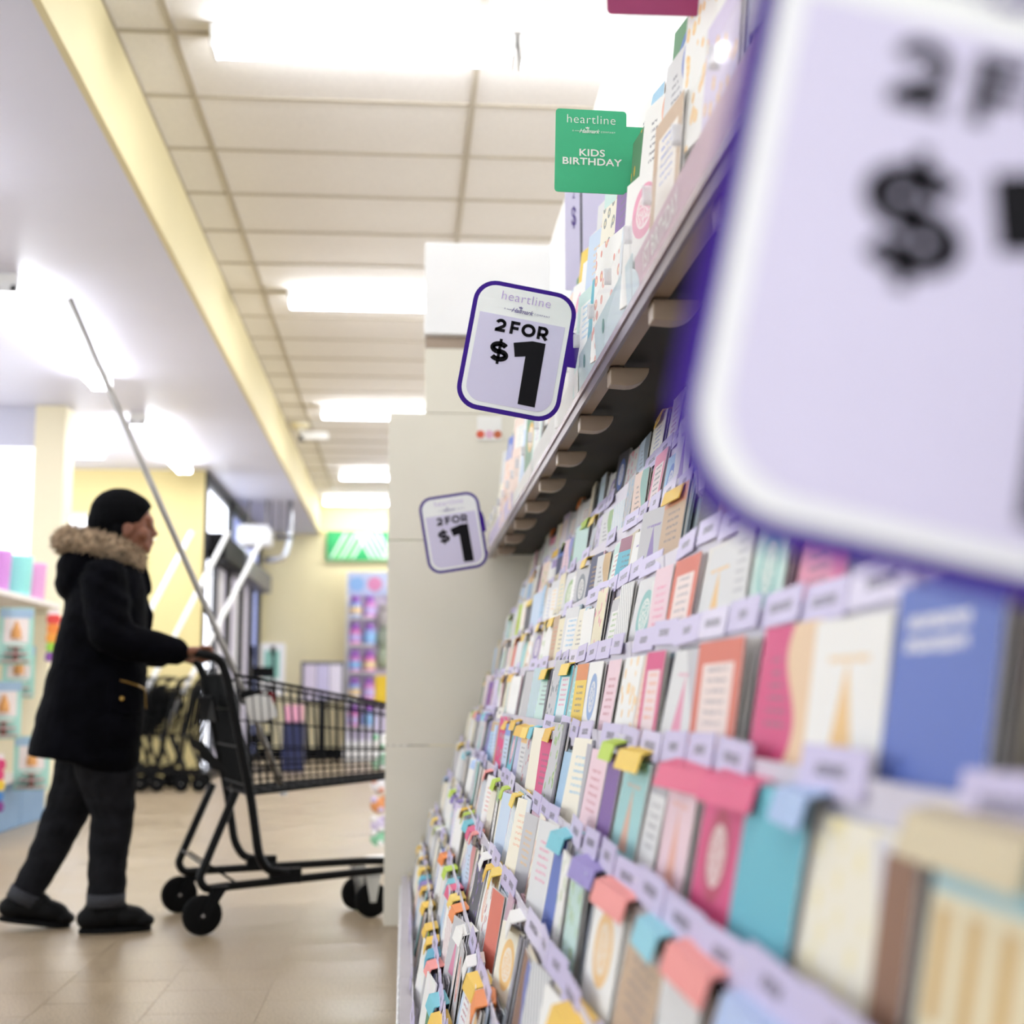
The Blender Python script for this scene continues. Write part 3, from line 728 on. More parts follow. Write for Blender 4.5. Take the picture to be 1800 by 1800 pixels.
def price_sign(label, loc, roll, tab=.012, yaw=0):
    r = thing('price_sign', label, 'price sign', loc, 0, 'two for one dollar signs', world=False)
    r.rotation_euler = (0, roll, yaw)
    W, H = .194, .247
    pl = lambda y0, y1: (lambda p, k: (p[0], y0 if k == 0 else y1, p[1]))
    MB().prism(rrect(W, H, .042, 8), pl(-.0012, .0012)).build('backing', M_['purple'], r)
    MB().prism(rrect(W-.017, H-.017, .034, 8), pl(-.0018, -.0012)).build('face_panel', M_['sign_white'], r)
    z0, z1, hw, rr = -.1075, .0600, .0805, .03
    P = [(hw, z1), (-hw, z1)]+[(-hw+rr-rr*math.cos(R(a)), z0+rr-rr*math.sin(R(a))) for a in range(0, 91, 15)]+[(hw-rr+rr*math.sin(R(a)), z0+rr-rr*math.cos(R(a))) for a in range(0, 91, 15)]
    MB().prism(P, pl(-.0024, -.0018)).build('price_panel', M_['sign_lavender'], r)
    brand_line(r, M_['print_lilac'], M_['print_violet'], .0975, .0735, .0245, .0118)
    ox = -.0475
    for ch in '2FOR':
        g_, adv = GL[ch]; strokes(g_, .24, .0245, ox, .0285, -.0032, xs=1.17).build('lettering', M_['print_black'], r); ox += adv*.0245*1.17+(.0065 if ch == '2' else .0012)
    strokes(GL['$'][0], .25, .037, -.0515, -.0272, -.0032, xs=1.42).add(*(lambda q: (q.v, q.f))(strokes([[(.37, -.15), (.37, .06)], [(.37, .94), (.37, 1.15)], [(.37, .1), (.37, .9)]], .15, .037, -.0515, -.0272, -.0032, xs=1.42))).build('lettering', M_['print_black'], r)
    one = [c2l(*q) for q in ((668, 790), (680, 957), (805, 950), (714, 1512), (912, 1552), (1042, 797), (890, 768))]
    MB().prism(one, pl(-.0032, -.0025)).build('lettering', M_['print_black'], r)
    tp = [(W/2-.006, .055), (W/2+tab*.5, .052), (W/2+tab, .03), (W/2+tab, -.012), (W/2-.006, -.012)]
    MB().prism(tp, pl(-.0011, .0011)).build('fixing_tab', M_['purple'], r)
    return r
price_sign('sharp purple-bordered 2 for $1 sign below the green sign', (.2, 2.52, 1.482), R(10.2), .016)
price_sign('small purple-bordered 2 for $1 sign against the beige panel', (.149, 4.45, 1.366), R(-9.5), .008)
r3 = price_sign('huge blurred 2 for $1 sign filling the upper right corner', (.196, .43, 1.005), R(12.3), .02)
MB().tube([(.1, 0, .02), (.15, .004, .02)], .003, 8).build('fixing_arm', M_['white_plastic'], r3)
def topic_sign(name, label, loc, m, lines, W=.118, H=.143, roll=R(1.2)):
    r = thing(name, label, 'topic sign', loc, 0, None, world=False); r.rotation_euler = (0, roll, 0)
    pl = lambda y0, y1: (lambda p, k: (p[0], y0 if k == 0 else y1, p[1]))
    MB().prism(rrect(W, H, .006, 4), pl(-.001, .001)).build('plate', m, r)
    MB().span(W/2-.004, W/2+.03, -.0009, .0009, -H/2+.004, H/2-.026).build('tab', m, r)
    if lines: brand_line(r, M_['paper_white'], M_['paper_white'], H/2-.0175, H/2-.0375, .0215, .0098, -.0016)
    for s, z, sz in lines:
        text_mb(s, sz, .018, space=1.04, squash=1.2, fn=lambda p: (.002+p[0], -.0016, z+p[1])).build('lettering', M_['paper_white'], r)
topic_sign('topic_sign', 'green kids birthday sign sticking out of the upper cards', (.297, 2.2, 1.741), M_['green_sign'], [('KIDS', -.0035, .0168), ('BIRTHDAY', -.0188, .0168)])
topic_sign('topic_sign', 'magenta topic sign cut off at the top edge', (.305, 1.66, 1.777), M_['magenta_sign'], [], roll=R(-.5))
# ================================================================== SHOPPING CART
def bend(pts, r=.05, n=5):
    """polyline with rounded corners"""
    P = [Vector(p) for p in pts]; out = [P[0]]
    for i in range(1, len(P)-1):
        a = (P[i-1]-P[i]); b = (P[i+1]-P[i]); q = min(r, a.length*.45, b.length*.45)
        p0 = P[i]+a.normalized()*q; p1 = P[i]+b.normalized()*q
        for k in range(n+1):
            t = k/n; out.append(p0*(1-t)**2+P[i]*2*t*(1-t)+p1*t*t)
    return out+[P[-1]]
def make_cart(label, loc, rz, group, full=True, wr=1.0):
    r = thing('shopping_cart', label, 'shopping cart', loc, rz, group, world=False)
    K = M_['black_metal']
    hb = lambda s, x: s*(.262-.155*x)     # half width of the base narrows to the front
    for s in (-1, 1):
        MB().tube(bend([(.115, s*.25, .5), (-.012, s*.262, .195), (.012, s*.262, .158), (.06, s*.255, .162), (.72, hb(s, .72), .185), (.84, hb(s, .72)*.6, .185)], .05), .0155, 8).build('base_rail', K, r, smooth=True)
        MB().tube(bend([(-.035, s*.19, 1.003), (-.035, s*.262, 1.003), (.045, s*.262, .985), (.075, s*.26, .9), (.172, s*.25, .47), (.205, s*.245, .27), (.24, s*.235, .21), (.33, s*.22, .198)], .04), .0165, 8).build('handle_post', K, r, smooth=True)
        MB().span(.25, .37, s*.222-.014, s*.222+.014, .16, .215).build('base_plate', K, r, bevel=.004)
    MB().tube([(-.035, -.2, 1.003), (-.035, .2, 1.003)], .016, 12).build('handle_bar', M_['black_plastic'], r, smooth=True)
    MB().tube([(.0, -.26, .245), (.0, .26, .245)], .005, 6).tube([(.02, -.2, .245), (.13, -.2, .17)], .005, 6).tube([(.02, .2, .245), (.13, .2, .17)], .005, 6).build('rear_brace', K, r)
    # basket of wires
    def rim(s, x): t = (x-.1)/.8; return (x, s*(.25-.10*t), .925-.145*t)
    def bot(s, x): t = (x-.16)/.74; return (x, s*(.215-.09*t), .485+.06*t)
    def corner(s, x, v):
        a = Vector(rim(s, x)); xb = .16+(x-.1)/.8*.72; b_ = Vector(bot(s, xb)); return a*(v)+b_*(1-v)
    for s in (-1, 1):
        b = MB(); n = 26
        for i in range(n+1):
            x = .1+.8*i/n
            b.tube([corner(s, x, 0), corner(s, x, 1)], .0022*wr, 4)
        for v in (0, .12, .24, .38, .62, .87): b.tube([corner(s, .1+.8*i/6, v) for i in range(7)], .003 if v else .0055, 5)
        b.build('basket_side', K, r)
        MB().tube([corner(s, .1+.8*i/6, 1) for i in range(7)], .0065, 6).build('basket_rim', K, r)
    b = MB()
    for i in range(15):
        t = i/14; b.tube([corner(-1, .9, t), corner(1, .9, t)], .0024*wr, 4); b.tube([Vector(corner(-1, .1+.8*t, 0)), Vector(corner(1, .1+.8*t, 0))], .0026*wr, 4)
        w_ = -1+2*t; b.tube([Vector(corner(-1, .9, 0)).lerp(corner(1, .9, 0), t), Vector(corner(-1, .9, 1)).lerp(corner(1, .9, 1), t)], .0024*wr, 4)
        b.tube([Vector(corner(-1, .1, 0)).lerp(corner(1, .1, 0), t), Vector(corner(-1, .9, 0)).lerp(corner(1, .9, 0), t)], .0026*wr, 4)
    b.tube([corner(-1, .9, 1), corner(1, .9, 1)], .0065, 6)
    b.build('basket_front', K, r)
    b = MB()
    for i in range(17):
        y = -.22+.44*i/16; b.tube([(.075, y, .93), (.16, y*.9, .5)], .0026*wr, 4)
    for z_ in (.93, .8, .66, .52): b.tube([(.075+.085*(.93-z_)/.43, -.235, z_), (.075+.085*(.93-z_)/.43, .235, z_)], .004, 5)
    b.build('rear_gate', K, r)
    MB().box((.045, 0, .8 if full else .72), (.012, .36, .1 if full else .3), Matrix.Rotation(R(-11), 3, 'Y')).build('seat_flap', M_['black_plastic'], r, bevel=.004)
    b = MB()
    for i in range(9): y = -.17+.34*i/8; b.tube([(.05, y, .95), (.0, y, .68), (.1, y, .56)], .0026*wr, 4)
    b.build('child_seat', K, r)
    def wheel(x, y, z, rad, nm, steel):
        f = MB()
        for s in (-1, 1):
            f.prism([(x+.085, .165), (x+.035, .165), (x-.016, .055), (x+.016, .055)] if not steel else [(x+.03, .16), (x-.03, .16), (x-.012, .06), (x+.012, .06)], lambda p, k: (p[0], y+s*.021-(.002 if k == 0 else -.002), p[1]))
        f.span(x+.03 if not steel else x-.03, x+.09 if not steel else x+.03, y-.023, y+.023, .155, .17)
        fo = f.build('caster_fork', M_['chrome'] if steel else M_['black_plastic'], r)
        wl = MB().lathe([(.022, -.014), (rad-.012, -.016), (rad-.003, -.012), (rad, 0), (rad-.003, .012), (rad-.012, .016), (.022, .014)], (x, y, rad), 24, Matrix.Rotation(R(90), 3, 'X')).build('wheel', M_['black_rubber'], fo, smooth=True)
        MB().lathe([(.0135, -.019), (.016, -.012), (.016, .012), (.0135, .019)], (x, y, rad), 14, Matrix.Rotation(R(90), 3, 'X')).build('wheel_hub', M_['black_plastic'], fo)
        MB().lathe([(.006, -.025), (.007, -.018), (.007, .018), (.006, .025)], (x, y, rad), 10, Matrix.Rotation(R(90), 3, 'X')).build('axle_bolt', M_['chrome'], fo)
    for s in (-1, 1):
        wheel(0, s*.2825, 0, .072, 'rear', False); wheel(.675, s*.105, 0, .067, 'front', True)
    pr_ = .0125 if full else .022
    po = MB().tube([(.355, .04, .475), (.212, .03, .81), (-.523, 0, 2.355)], [pr_-.001, pr_, pr_], 10).build('tall_pole', M_['steel' if full else 'white_metal'], r, smooth=True)
    MB().lathe([(.016, -.02), (.017, .02)], (.355, .04, .48), 10).build('pole_foot', M_['white_plastic'], po)
    MB().box((.2, .03, .845), (.05, .06, .05), Matrix.Rotation(R(-25), 3, 'Y')).build('pole_clamp', M_['black_plastic'], r, bevel=.006)
    if full:
        cp = MB().box((.235, -.03, .80), (.092, .002, .105), Matrix.Rotation(R(-17), 3, 'Y') @ Matrix.Rotation(R(-12), 3, 'Z')).build('price_card', M_['paper_white'], r)
        MB().box((.262, -.025, .795), (.075, .002, .085), Matrix.Rotation(R(-22), 3, 'Y') @ Matrix.Rotation(R(-20), 3, 'Z')).build('price_card', M_['paper_white'], r)
        MB().prism(rrect(.06, .05, .012, 3), lambda p, k: (.285+p[0], .06 if k == 0 else .085, .835+p[1])).build('red_clip', RED, r)
    return r
RED = mat('red_plastic', '#8e2026', .4, var=.1)
cart = make_cart('black wire shopping cart pushed by the woman, with tall pole', (-.797, 5.477, 0), R(17), None)
park = make_cart('black shopping cart parked by the entrance, rightmost of its row', (-1.83, 13.05, 0), R(184), 'parked shopping carts', False, 2.2)
for i in range(6):
    c = copy_tree(park); c.location = (-1.83-.17*(i+1), 13.05+.02*(i % 3), 0); c.rotation_euler.z = R((187, 178, 182, 185, 179, 183)[i])
    if i in (0, 2, 4):
        for ch in [q for q in c.children if q.name.startswith('tall_pole')]:
            for g_ in list(ch.children): bpy.data.objects.remove(g_)
            bpy.data.objects.remove(ch)
    c['label'] = 'black shopping cart parked by the entrance, %s from the right in the row' % nth(i+2)
# ================================================================== THE WOMAN
def person():
    al = R(15)
    P = lambda *a: Vector(a)
    b = MB()
    # torso and head
    b.ball((.03, 0, 1.515), (.098, .076, .105)); b.ball((.065, 0, 1.452), (.064, .056, .068)); b.ball((.1, 0, 1.415), (.036, .036, .03))
    b.ball((.118, 0, 1.505), (.022, .045, .03)); b.ball((.14, 0, 1.462), (.017, .013, .014)); b.caps([(.128, 0, 1.5), (.142, 0, 1.466)], [.008, .011], 10)
    b.ball((.131, 0, 1.432), (.012, .022, .008)); b.ball((.127, 0, 1.419), (.012, .021, .009)); b.ball((.112, 0, 1.397), (.02, .022, .015))
    for s in (-1, 1):
        b.ball((.095, s*.042, 1.455), (.028, .02, .024)); b.ball((.035, s*.076, 1.463), (.02, .008, .03), Matrix.Rotation(R(12), 3, 'Y')); b.ball((.11, s*.03, 1.516), (.022, .022, .008))
    b.caps([(.0, 0, 1.45), (-.03, 0, 1.33)], [.058, .062])
    b.ball((-.04, 0, 1.18), (.115, .165, .2)); b.ball((-.045, 0, .95), (.12, .155, .17)); b.ball((-.05, 0, .83), (.125, .165, .12))
    # legs
    b.caps([(-.03, -.08, .84), (.02, -.072, .43), (.005, -.07, .1)], [.085, .055, .03])
    b.caps([(-.06, .08, .84), (-.15, .1, .385), (-.285, .1, .115)], [.085, .055, .03])
    b.caps([(.0, -.07, .065), (.12, -.07, .034)], [.026, .02]); b.caps([(-.29, .1, .085), (-.17, .1, .04)], [.024, .02])
    # arms and hands
    hnd = []
    for s, sh, el, wr in ((-1, (-.05, -.17, 1.27), (-.0, -.235, 1.055), (.235, -.2, 1.005)), (1, (-.05, .17, 1.27), (.0, .215, 1.055), (.215, .15, 1.01))):
        b.caps([sh, el, wr], [.05, .042, .028])
        w = Vector(wr)
        b.ball(w+P(.045, 0, .006), (.044, .036, .017))                      # palm
        hc = w+P(.085, 0, -.004)                                            # the bar under the palm
        for f in range(4):                                                   # four fingers curled over the bar
            y = (f-1.5)*.0175; L = (.9, 1.05, 1.0, .8)[f]
            k0 = w+P(.072, y, .018); k1 = hc+P(.018*L, y, .022); k2 = hc+P(.03*L, y, -.004); k3 = hc+P(.012, y, -.024*L)
            b.caps([k0, k1, k2, k3], [.0092, .0088, .0084, .0076], 8)
        b.caps([w+P(.03, -s*.028, -.004), hc+P(-.02, -s*.036, -.014), hc+P(.004, -s*.034, -.026)], [.0105, .0095, .0085], 8)   # thumb under the bar
    body = link('person', remesh(b, .0052, 2), M_['skin'])
    body.location = (-1.1, 5.37, 0); body.rotation_euler = (0, 0, al)
    OFF[body] = Vector((0, 0, 0))
    tag(body, 'woman in a black fur-collared parka pushing the shopping cart', 'person')
    for s in (-1, 1):
        MB().ball((.1175, s*.031, 1.496), .0085, nu=10, nv=8).build('eye', M_['paper_white'], body, smooth=True)
        MB().ball((.1238, s*.0315, 1.496), .0045, nu=8, nv=6).build('iris', M_['print_black'], body, smooth=True)
    MB().ball((.132, 0, 1.426), (.011, .02, .003), nu=12, nv=6).build('lips', mat('lip', '#6b3a34', .4), body, smooth=True)
    # head wrap
    h = MB()
    n = 28; prof = [(-.03, 1.02), (.2, 1.05), (.45, 1.06), (.7, 1.0), (.86, .8), (.97, .45), (1.0, .05)]
    h.ball((.012, 0, 1.535), (.112, .092, .098)); h.ball((-.03, 0, 1.50), (.078, .083, .08)); h.ball((.04, 0, 1.55), (.094, .084, .068))
    h.ball((-.09, 0, 1.448), (.045, .06, .034)); h.ball((.0, 0, 1.455), (.06, .088, .06))
    me = remesh(h, .006, 4)
    # cut to the hairline: keep what is behind the line from forehead to the ear
    bm = bmesh.new(); bm.from_mesh(me)
    bmesh.ops.bisect_plane(bm, geom=bm.verts[:]+bm.edges[:]+bm.faces[:], plane_co=(.104, 0, 1.53), plane_no=(.8, 0, -.6), clear_outer=True)
    bm.to_mesh(me); bm.free()
    hw = link('head_wrap', me, M_['hat_black'], body)
    so = hw.modifiers.new('solid', 'SOLIDIFY'); so.thickness = .004
    # parka
    c = MB()
    secs = [(.575, -.16, .106, .2), (.62, -.288, .114, .235), (.75, -.262, .124, .225), (.94, -.222, .131, .205), (1.08, -.195, .124, .195), (1.2, -.172, .122, .2), (1.28, -.15, .115, .19), (1.34, -.135, .095, .12), (1.38, -.1, .075, .09)]
    N = 28; vs_ = []; fs = []
    for z, xb, xf, hwid in secs:
        cx, rx = (xb+xf)/2, (xf-xb)/2
        for k in range(N):
            a = 2*math.pi*k/N; ca, sa = math.cos(a), math.sin(a)
            e = .8
            zz = z
            if z < .63: zz = z+(.05 if ca < 0 else -.015)*abs(ca)*(1 if z < .6 else .3)
            vs_.append((cx+rx*math.copysign(abs(ca)**e, ca), hwid*math.copysign(abs(sa)**e, sa), zz))
    for i in range(len(secs)-1):
        for k in range(N): fs.append((i*N+k, i*N+(k+1) % N, (i+1)*N+(k+1) % N, (i+1)*N+k))
    fs.append(tuple(range(N-1, -1, -1))); fs.append(tuple((len(secs)-1)*N+k for k in range(N)))
    c.add(vs_, fs)
    c.caps([(-.045, -.165, 1.262), (-.02, -.228, 1.07), (.03, -.232, 1.045), (.13, -.215, 1.02), (.212, -.2, 1.008)], [.088, .078, .07, .062, .052])
    c.caps([(-.045, .165, 1.262), (-.01, .21, 1.07), (.03, .21, 1.05), (.12, .18, 1.02), (.192, .155, 1.01)], [.088, .076, .07, .062, .052])
    # hood hanging down the back
    c.ball((-.132, 0, 1.318), (.08, .14, .09)); c.ball((-.158, 0, 1.268), (.056, .12, .066)); c.ball((-.1, 0, 1.36), (.1, .135, .045))
    # stand collar flaps at the front
    c.caps([(.085, -.05, 1.33), (.118, -.045, 1.265), (.128, -.04, 1.235)], [.03, .022, .012]); c.caps([(.085, .05, 1.33), (.118, .045, 1.265), (.125, .04, 1.235)], [.03, .022, .012])
    c.caps([(.108, -.03, 1.21), (.13, -.025, 1.15), (.122, -.02, 1.08)], [.016, .022, .016])
    me = remesh(c, .0085, 3)
    nor = [v.normal.copy() for v in me.vertices]
    for v, n_ in zip(me.vertices, nor):     # folds in the cloth
        q = v.co.copy()
        a = mnoise.noise(Vector((q.x*9, q.y*7, q.z*16)))*.006+mnoise.noise(Vector((q.x*25, q.y*20, q.z*38)))*.0025
        if q.y < -.14 and q.z > .95 and q.x < .06: a += math.sin(q.z*95+q.x*50)*.0028
        v.co = q+n_*a
    coat = link('parka', me, M_['coat'], body)
    MB().tube([(-.02, -.203, .91), (.04, -.198, .9), (.088, -.165, .885), (.118, -.11, .872)], .0035, 6).build('pocket_zip', M_['gold'], coat)
    MB().tube([(-.02, -.206, .9), (-.012, -.214, .8), (.045, -.205, .785), (.1, -.168, .78)], .004, 6).build('pocket_seam', M_['coat'], coat)
    MB().ball((.03, -.21, .838), (.008, .004, .008), nu=10, nv=6).build('button', M_['gold'], coat, smooth=True)
    MB().tube([(.118, -.112, .872), (.124, -.105, .8)], .003, 6).build('zip_pull', M_['gold'], coat)
    for s, w in ((-1, (.205, -.2, 1.008)), (1, (.187, .155, 1.01))):
        MB().tube([Vector(w)+P(-.012, 0, .003), Vector(w)+P(.028, 0, -.003)], [.05, .046], 16).build('cuff', M_['coat'], coat, smooth=True)
    # fur trim
    f = MB()
    path = [(-.185+.0, 0, 1.42), (-.165, -.085, 1.425), (-.09, -.125, 1.41), (.0, -.115, 1.385), (.07, -.07, 1.35)]
    full_ = [(p[0], -p[1], p[2]) for p in reversed(path[1:])]+path
    for i in range(len(full_)-1):
        f.caps([full_[i], full_[i+1]], [.042, .042], 10)
    me = remesh(f, .008, 2)
    random.seed(5)
    f2 = MB(); f2.add([tuple(v.co) for v in me.vertices], [tuple(p.vertices) for p in me.polygons])
    for v in me.vertices:
        if random.random() < .55:
            d = (v.normal+Vector((random.uniform(-.5, .5), random.uniform(-.5, .5), random.uniform(-.6, .3)))).normalized()
            L = random.uniform(.012, .026); q = v.co
            t1 = d.cross(Vector((.3, .5, .8))).normalized()*.003; t2 = d.cross(t1).normalized()*.003
            f2.add([q+t1, q-t1*.5+t2, q-t1*.5-t2, q+d*L], [(0, 1, 3), (1, 2, 3), (2, 0, 3)])
    f2.build('fur_collar', M_['fur'], body)
    # jeans
    j = MB()
    j.caps([(-.03, -.085, .8), (-.008, -.078, .6), (.022, -.072, .42), (.01, -.07, .28), (.01, -.07, .135)], [.118, .116, .079, .072, .068])
    j.caps([(-.06, .085, .8), (-.095, .095, .52), (-.152, .1, .375), (-.225, .1, .2), (-.272, .1, .125)], [.118, .095, .078, .062, .058])
    j.ball((-.05, 0, .85), (.13, .17, .1))
    me = remesh(j, .008, 2)
    nor = [v.normal.copy() for v in me.vertices]
    for v, n_ in zip(me.vertices, nor):
        q = v.co.copy(); v.co = q+n_*(mnoise.noise(Vector((q.x*14, q.y*10, q.z*26)))*.006)
    je = link('jeans', me, M_['jeans'], body)
    MB().tube([(.009, -.07, .095), (.009, -.07, .14)], [.069, .07], 18).build('cuff', M_['jeans_cuff'], je, smooth=True)
    MB().tube([(-.283, .1, .098), (-.262, .1, .138)], [.058, .06], 18).build('cuff', M_['jeans_cuff'], je, smooth=True)
    # shoes
    def shoe(base, pitch):
        s = MB()
        s.ball((-.035, 0, .052), (.058, .04, .045)); s.ball((.02, 0, .062), (.078, .043, .052)); s.ball((.085, 0, .052), (.075, .044, .042)); s.ball((.14, 0, .036), (.045, .041, .026)); s.ball((-.01, 0, .09), (.056, .043, .036)); s.ball((.05, 0, .085), (.04, .036, .03))
        me = remesh(s, .006, 3)
        o = link('shoe', me, M_['shoe_black'], body)
        o.location = base; o.rotation_euler = (0, pitch, 0)
        OFF[o] = Vector((0, 0, 0))
        so_ = [(.186*math.copysign(1, 1)*0, 0)]
        P2 = [(-.092+.028*(1-math.cos(R(a))), .04*math.sin(R(a))) for a in range(0, 1)]
        out = []
        for a in range(0, 360, 15):
            ca, sa = math.cos(R(a)), math.sin(R(a)); out.append((.045+.128*ca, (.042 if ca > 0 else .037)*sa))
        MB().prism(out, lambda p, k: (p[0], p[1], .018 if k == 0 else 0)).build('sole', M_['shoe_sole'], o, bevel=.003)
        for i in range(4):
            x = .05+.02*i; z = .112-.009*i
            MB().tube([(x, -.03, z-.014), (x+.006, 0, z), (x, .03, z-.014)], .003, 6).build('lace', M_['black_plastic'], o)
        MB().tube([(.03+.03*math.cos(R(a)), -.012, .115+.022*math.sin(R(a))) for a in range(-60, 230, 25)], .0022, 6).build('lace_loop', M_['black_plastic'], o)
    shoe((-.0, -.07, 0), 0)
    shoe((-.275, .1, .022), R(9))
person()
# ================================================================== GONDOLA WITH PARTY GOODS AT THE LEFT
t = thing('gondola_shelf', 'white store shelf unit with blue base at the left edge', 'shelf unit', (-2.75, 9.3, 0))
for y0 in (8.3, 8.92, 9.54):
    MB().span(-3.0, -2.5, y0+.004, y0+.616, 0, .3).build('base_panel', M_['blue_base'], t, bevel=.004)
MB().span(-2.99, -2.955, 8.3, 10.16, .3, 1.46).build('back_panel', M_['shelf_white'], t)
MB().span(-3.0, -2.47, 8.3, 10.25, 1.46, 1.495).build('top_shelf', M_['shelf_white'], t, bevel=.004)
MB().span(-2.955, -2.5, 10.1, 10.16, .3, 1.46).build('side_panel', M_['wall_cream'], t)
MB().span(-2.955, -2.47, 8.3, 10.16, .3, .32).build('base_deck', M_['shelf_white'], t)
def tumbler(x, y, h, r, col, label):
    o = MB().lathe([(r*.86, 0), (r*.88, .01)]+[(r*(.88+.12*i/12)+(.004 if i % 2 else 0), .01+(h-.012)*i/12) for i in range(13)]+[(r*.9, h-.004), (r*.78, .03)], (0, 0, 0), 20).build('party_tumbler', M_['pack_print'], smooth=True)
    o.location = (x, y, 1.496); o.color = lin(col)
    tag(o, label, 'cup', 'tall cups on the left shelf')
tumbler(-2.6, 8.75, .27, .1, '#c37bc4', 'tall purple party cup at the very left edge of shelf')
tumbler(-2.62, 9.1, .27, .11, '#c884cb', 'tall orchid purple party cup beside the turquoise one')
tumbler(-2.57, 9.46, .27, .1, '#8fd9cf', 'tall turquoise party cup on the left shelf')
tumbler(-2.55, 9.8, .25, .085, '#dd9ac8', 'tall pink party cup at the right end of shelf')
tumbler(-2.82, 8.95, .26, .1, '#e59ab8', 'tall rose party cup behind the purple ones')
def hang(name, x, y, z, wd, hh, label, kind, yaw=18):
    r = thing(name, label, 'party pack', (x, y, z), R(yaw), 'hanging party packs', world=False)
    pl = lambda y0, y1: (lambda p, k: (p[0], y0 if k == 0 else y1, p[1]))
    MB().tube([(0, .0, hh/2-.012), (-.03, .12, hh/2-.012), (-.1, .2, hh/2-.005)], .003, 6).build('hook', M_['steel'], r)
    def piece(nm, mb, col, **k):
        o = mb.build(nm, M_['pack_print'], r, **k); o.color = lin(col); return o
    if kind == 'stand':
        piece('backing_card', MB().prism(rrect(wd, hh, .012, 3), pl(-.002, .002)), '#a9dccd')
        piece('header', MB().prism(rrect(wd*.96, hh*.16, .008, 2, 0, hh*.4), pl(-.005, -.002)), '#9fbcd4')
        piece('picture', MB().prism(rrect(wd*.72, hh*.44, .008, 2, 0, hh*.1), pl(-.004, -.002)), '#efe6e2')
        piece('printed_cake', MB().lathe([(.02, -.05), (.034, -.05), (.03, 0), (.02, .02), (.006, .06)], (0, -.012, hh*.1), 12), '#d79a55')
        for i in range(3):
            q = wd*(.46-.09*i)
            piece('tray_tier', MB().lathe([(q*.2, 0), (q*.9, .004), (q, .012), (q*.95, .014), (q*.2, .008)], (0, -.05, -hh*.46+.045*i), 20), ('#e3c6c4', '#d9b7b6', '#efe4dd')[i])
        piece('tray_stem', MB().lathe([(.012, 0), (.018, .03), (.01, .06), (.016, .1)], (0, -.05, -hh*.46), 10), '#8a5a4a')
    else:
        for i, col in enumerate(kind):
            n = len(kind); z0 = hh/2-.03-(hh-.03)*(i+.5)/n
            piece('garland_piece', MB().prism(rrect(wd*(.9 if i % 2 else 1), (hh-.03)/n*1.02, .02, 3, 0, z0), pl(-.025, .01)), col, bevel=.006)
        piece('header', MB().prism(rrect(wd*.8, .035, .006, 2, 0, hh/2-.016), pl(-.004, .004)), '#f2f0ec')
    return r
hang('cupcake_stand_pack', -2.46, 9.1, 1.22, .21, .36, 'mint cupcake stand pack hanging highest at the left', 'stand')
hang('cupcake_stand_pack', -2.5, 9.05, .76, .21, .36, 'mint cupcake stand pack hanging in the middle at left', 'stand')
hang('cupcake_stand_pack', -2.38, 9.3, .42, .22, .34, 'mint cupcake stand pack hanging lowest, behind the coat hem', 'stand')
hang('cupcake_stand_pack', -2.5, 9.35, 1.0, .2, .34, 'mint cupcake stand pack hanging behind the other mint packs', 'stand')
hang('paper_garland', -2.33, 9.5, 1.24, .09, .34, 'rainbow paper garland beside the mint packs', ['#e2463f', '#f08a35', '#f3a03a', '#9ccf3f', '#8b4fa3'])
hang('paper_garland', -2.58, 8.9, .72, .09, .42, 'rainbow paper garland cut by the left edge', ['#d83a55', '#f0c23c', '#3e68b4', '#5b2f86', '#d6552e', '#58b04a'])
hang('paper_garland', -2.44, 8.7, .33, .12, .34, 'pink yellow blue and purple garland hanging above the base', ['#d63c72', '#d63c72', '#efc93d', '#4a86c8', '#8a3f8f'])
hang('paper_garland', -2.58, 8.8, 1.2, .1, .32, 'pink to purple garland at the left edge', ['#d77fae', '#d98ac4', '#a66fc0', '#6d9bd4'])
hang('paper_garland', -2.56, 8.6, .42, .12, .36, 'red and white garland at the left edge', ['#e9e4e6', '#d34f5c', '#efeae6', '#d8484f', '#e8b53a'])
# ================================================================== THINGS NEAR THE ENTRANCE
bn = thing('wall_banner', 'green banner with striped leaf pattern on the end wall', 'banner', (-.6, 19.33, 2.69))
MB().span(-1.1, .35, 19.33, 19.345, 2.69, 3.1).build('cloth', mat('banner_green', '#2fa862', .6), bn)
LT = mat('banner_light', '#a6eba0', .6); PL = mat('banner_pale', '#d9f5da', .6)
for blk in range(4):
    x0 = -1.06+.36*blk
    for i in range(5):
        a = i*.075; sgn = 1 if blk % 2 else -1
        z0, z1 = 2.715, 3.075
        P = [(x0+a, z1 if sgn > 0 else z0), (x0+a+.04, z1 if sgn > 0 else z0), (x0+a+.04+.2, z0 if sgn > 0 else z1), (x0+a+.2, z0 if sgn > 0 else z1)]
        P = [(min(p[0], .34), p[1]) for p in P]
        MB().prism(P, lambda p, k: (p[0], 19.322-.0012*blk if k == 0 else 19.33, p[1])).build('stripe', (PL, LT)[(blk+i) % 2] if blk != 1 else PL, bn)
ds = thing('display_rack', 'tall lilac display rack of hanging goods on the end wall', 'display rack', (-.45, 18.8, 0))
MB().span(-.78, .1, 18.9, 18.95, .25, 2.18).build('back_board', mat('lilac_board', '#cfc4d8', .5), ds)
MB().span(-.78, .1, 18.86, 18.9, 2.18, 2.49).build('header_board', mat('header_print', '#b9c4e2', .5), ds)
for x_, c_ in ((-.66, '#8ab5e6'), (-.42, '#d889b4'), (-.18, '#d9d3ea')):
    o = MB().lathe([(.02, -.008), (.1, -.008), (.1, 0), (.02, 0)], (x_, 18.858, 2.33), 14, Matrix.Rotation(R(90), 3, 'X')).build('printed_spot', M_['pack_print'], ds); o.color = lin(c_)
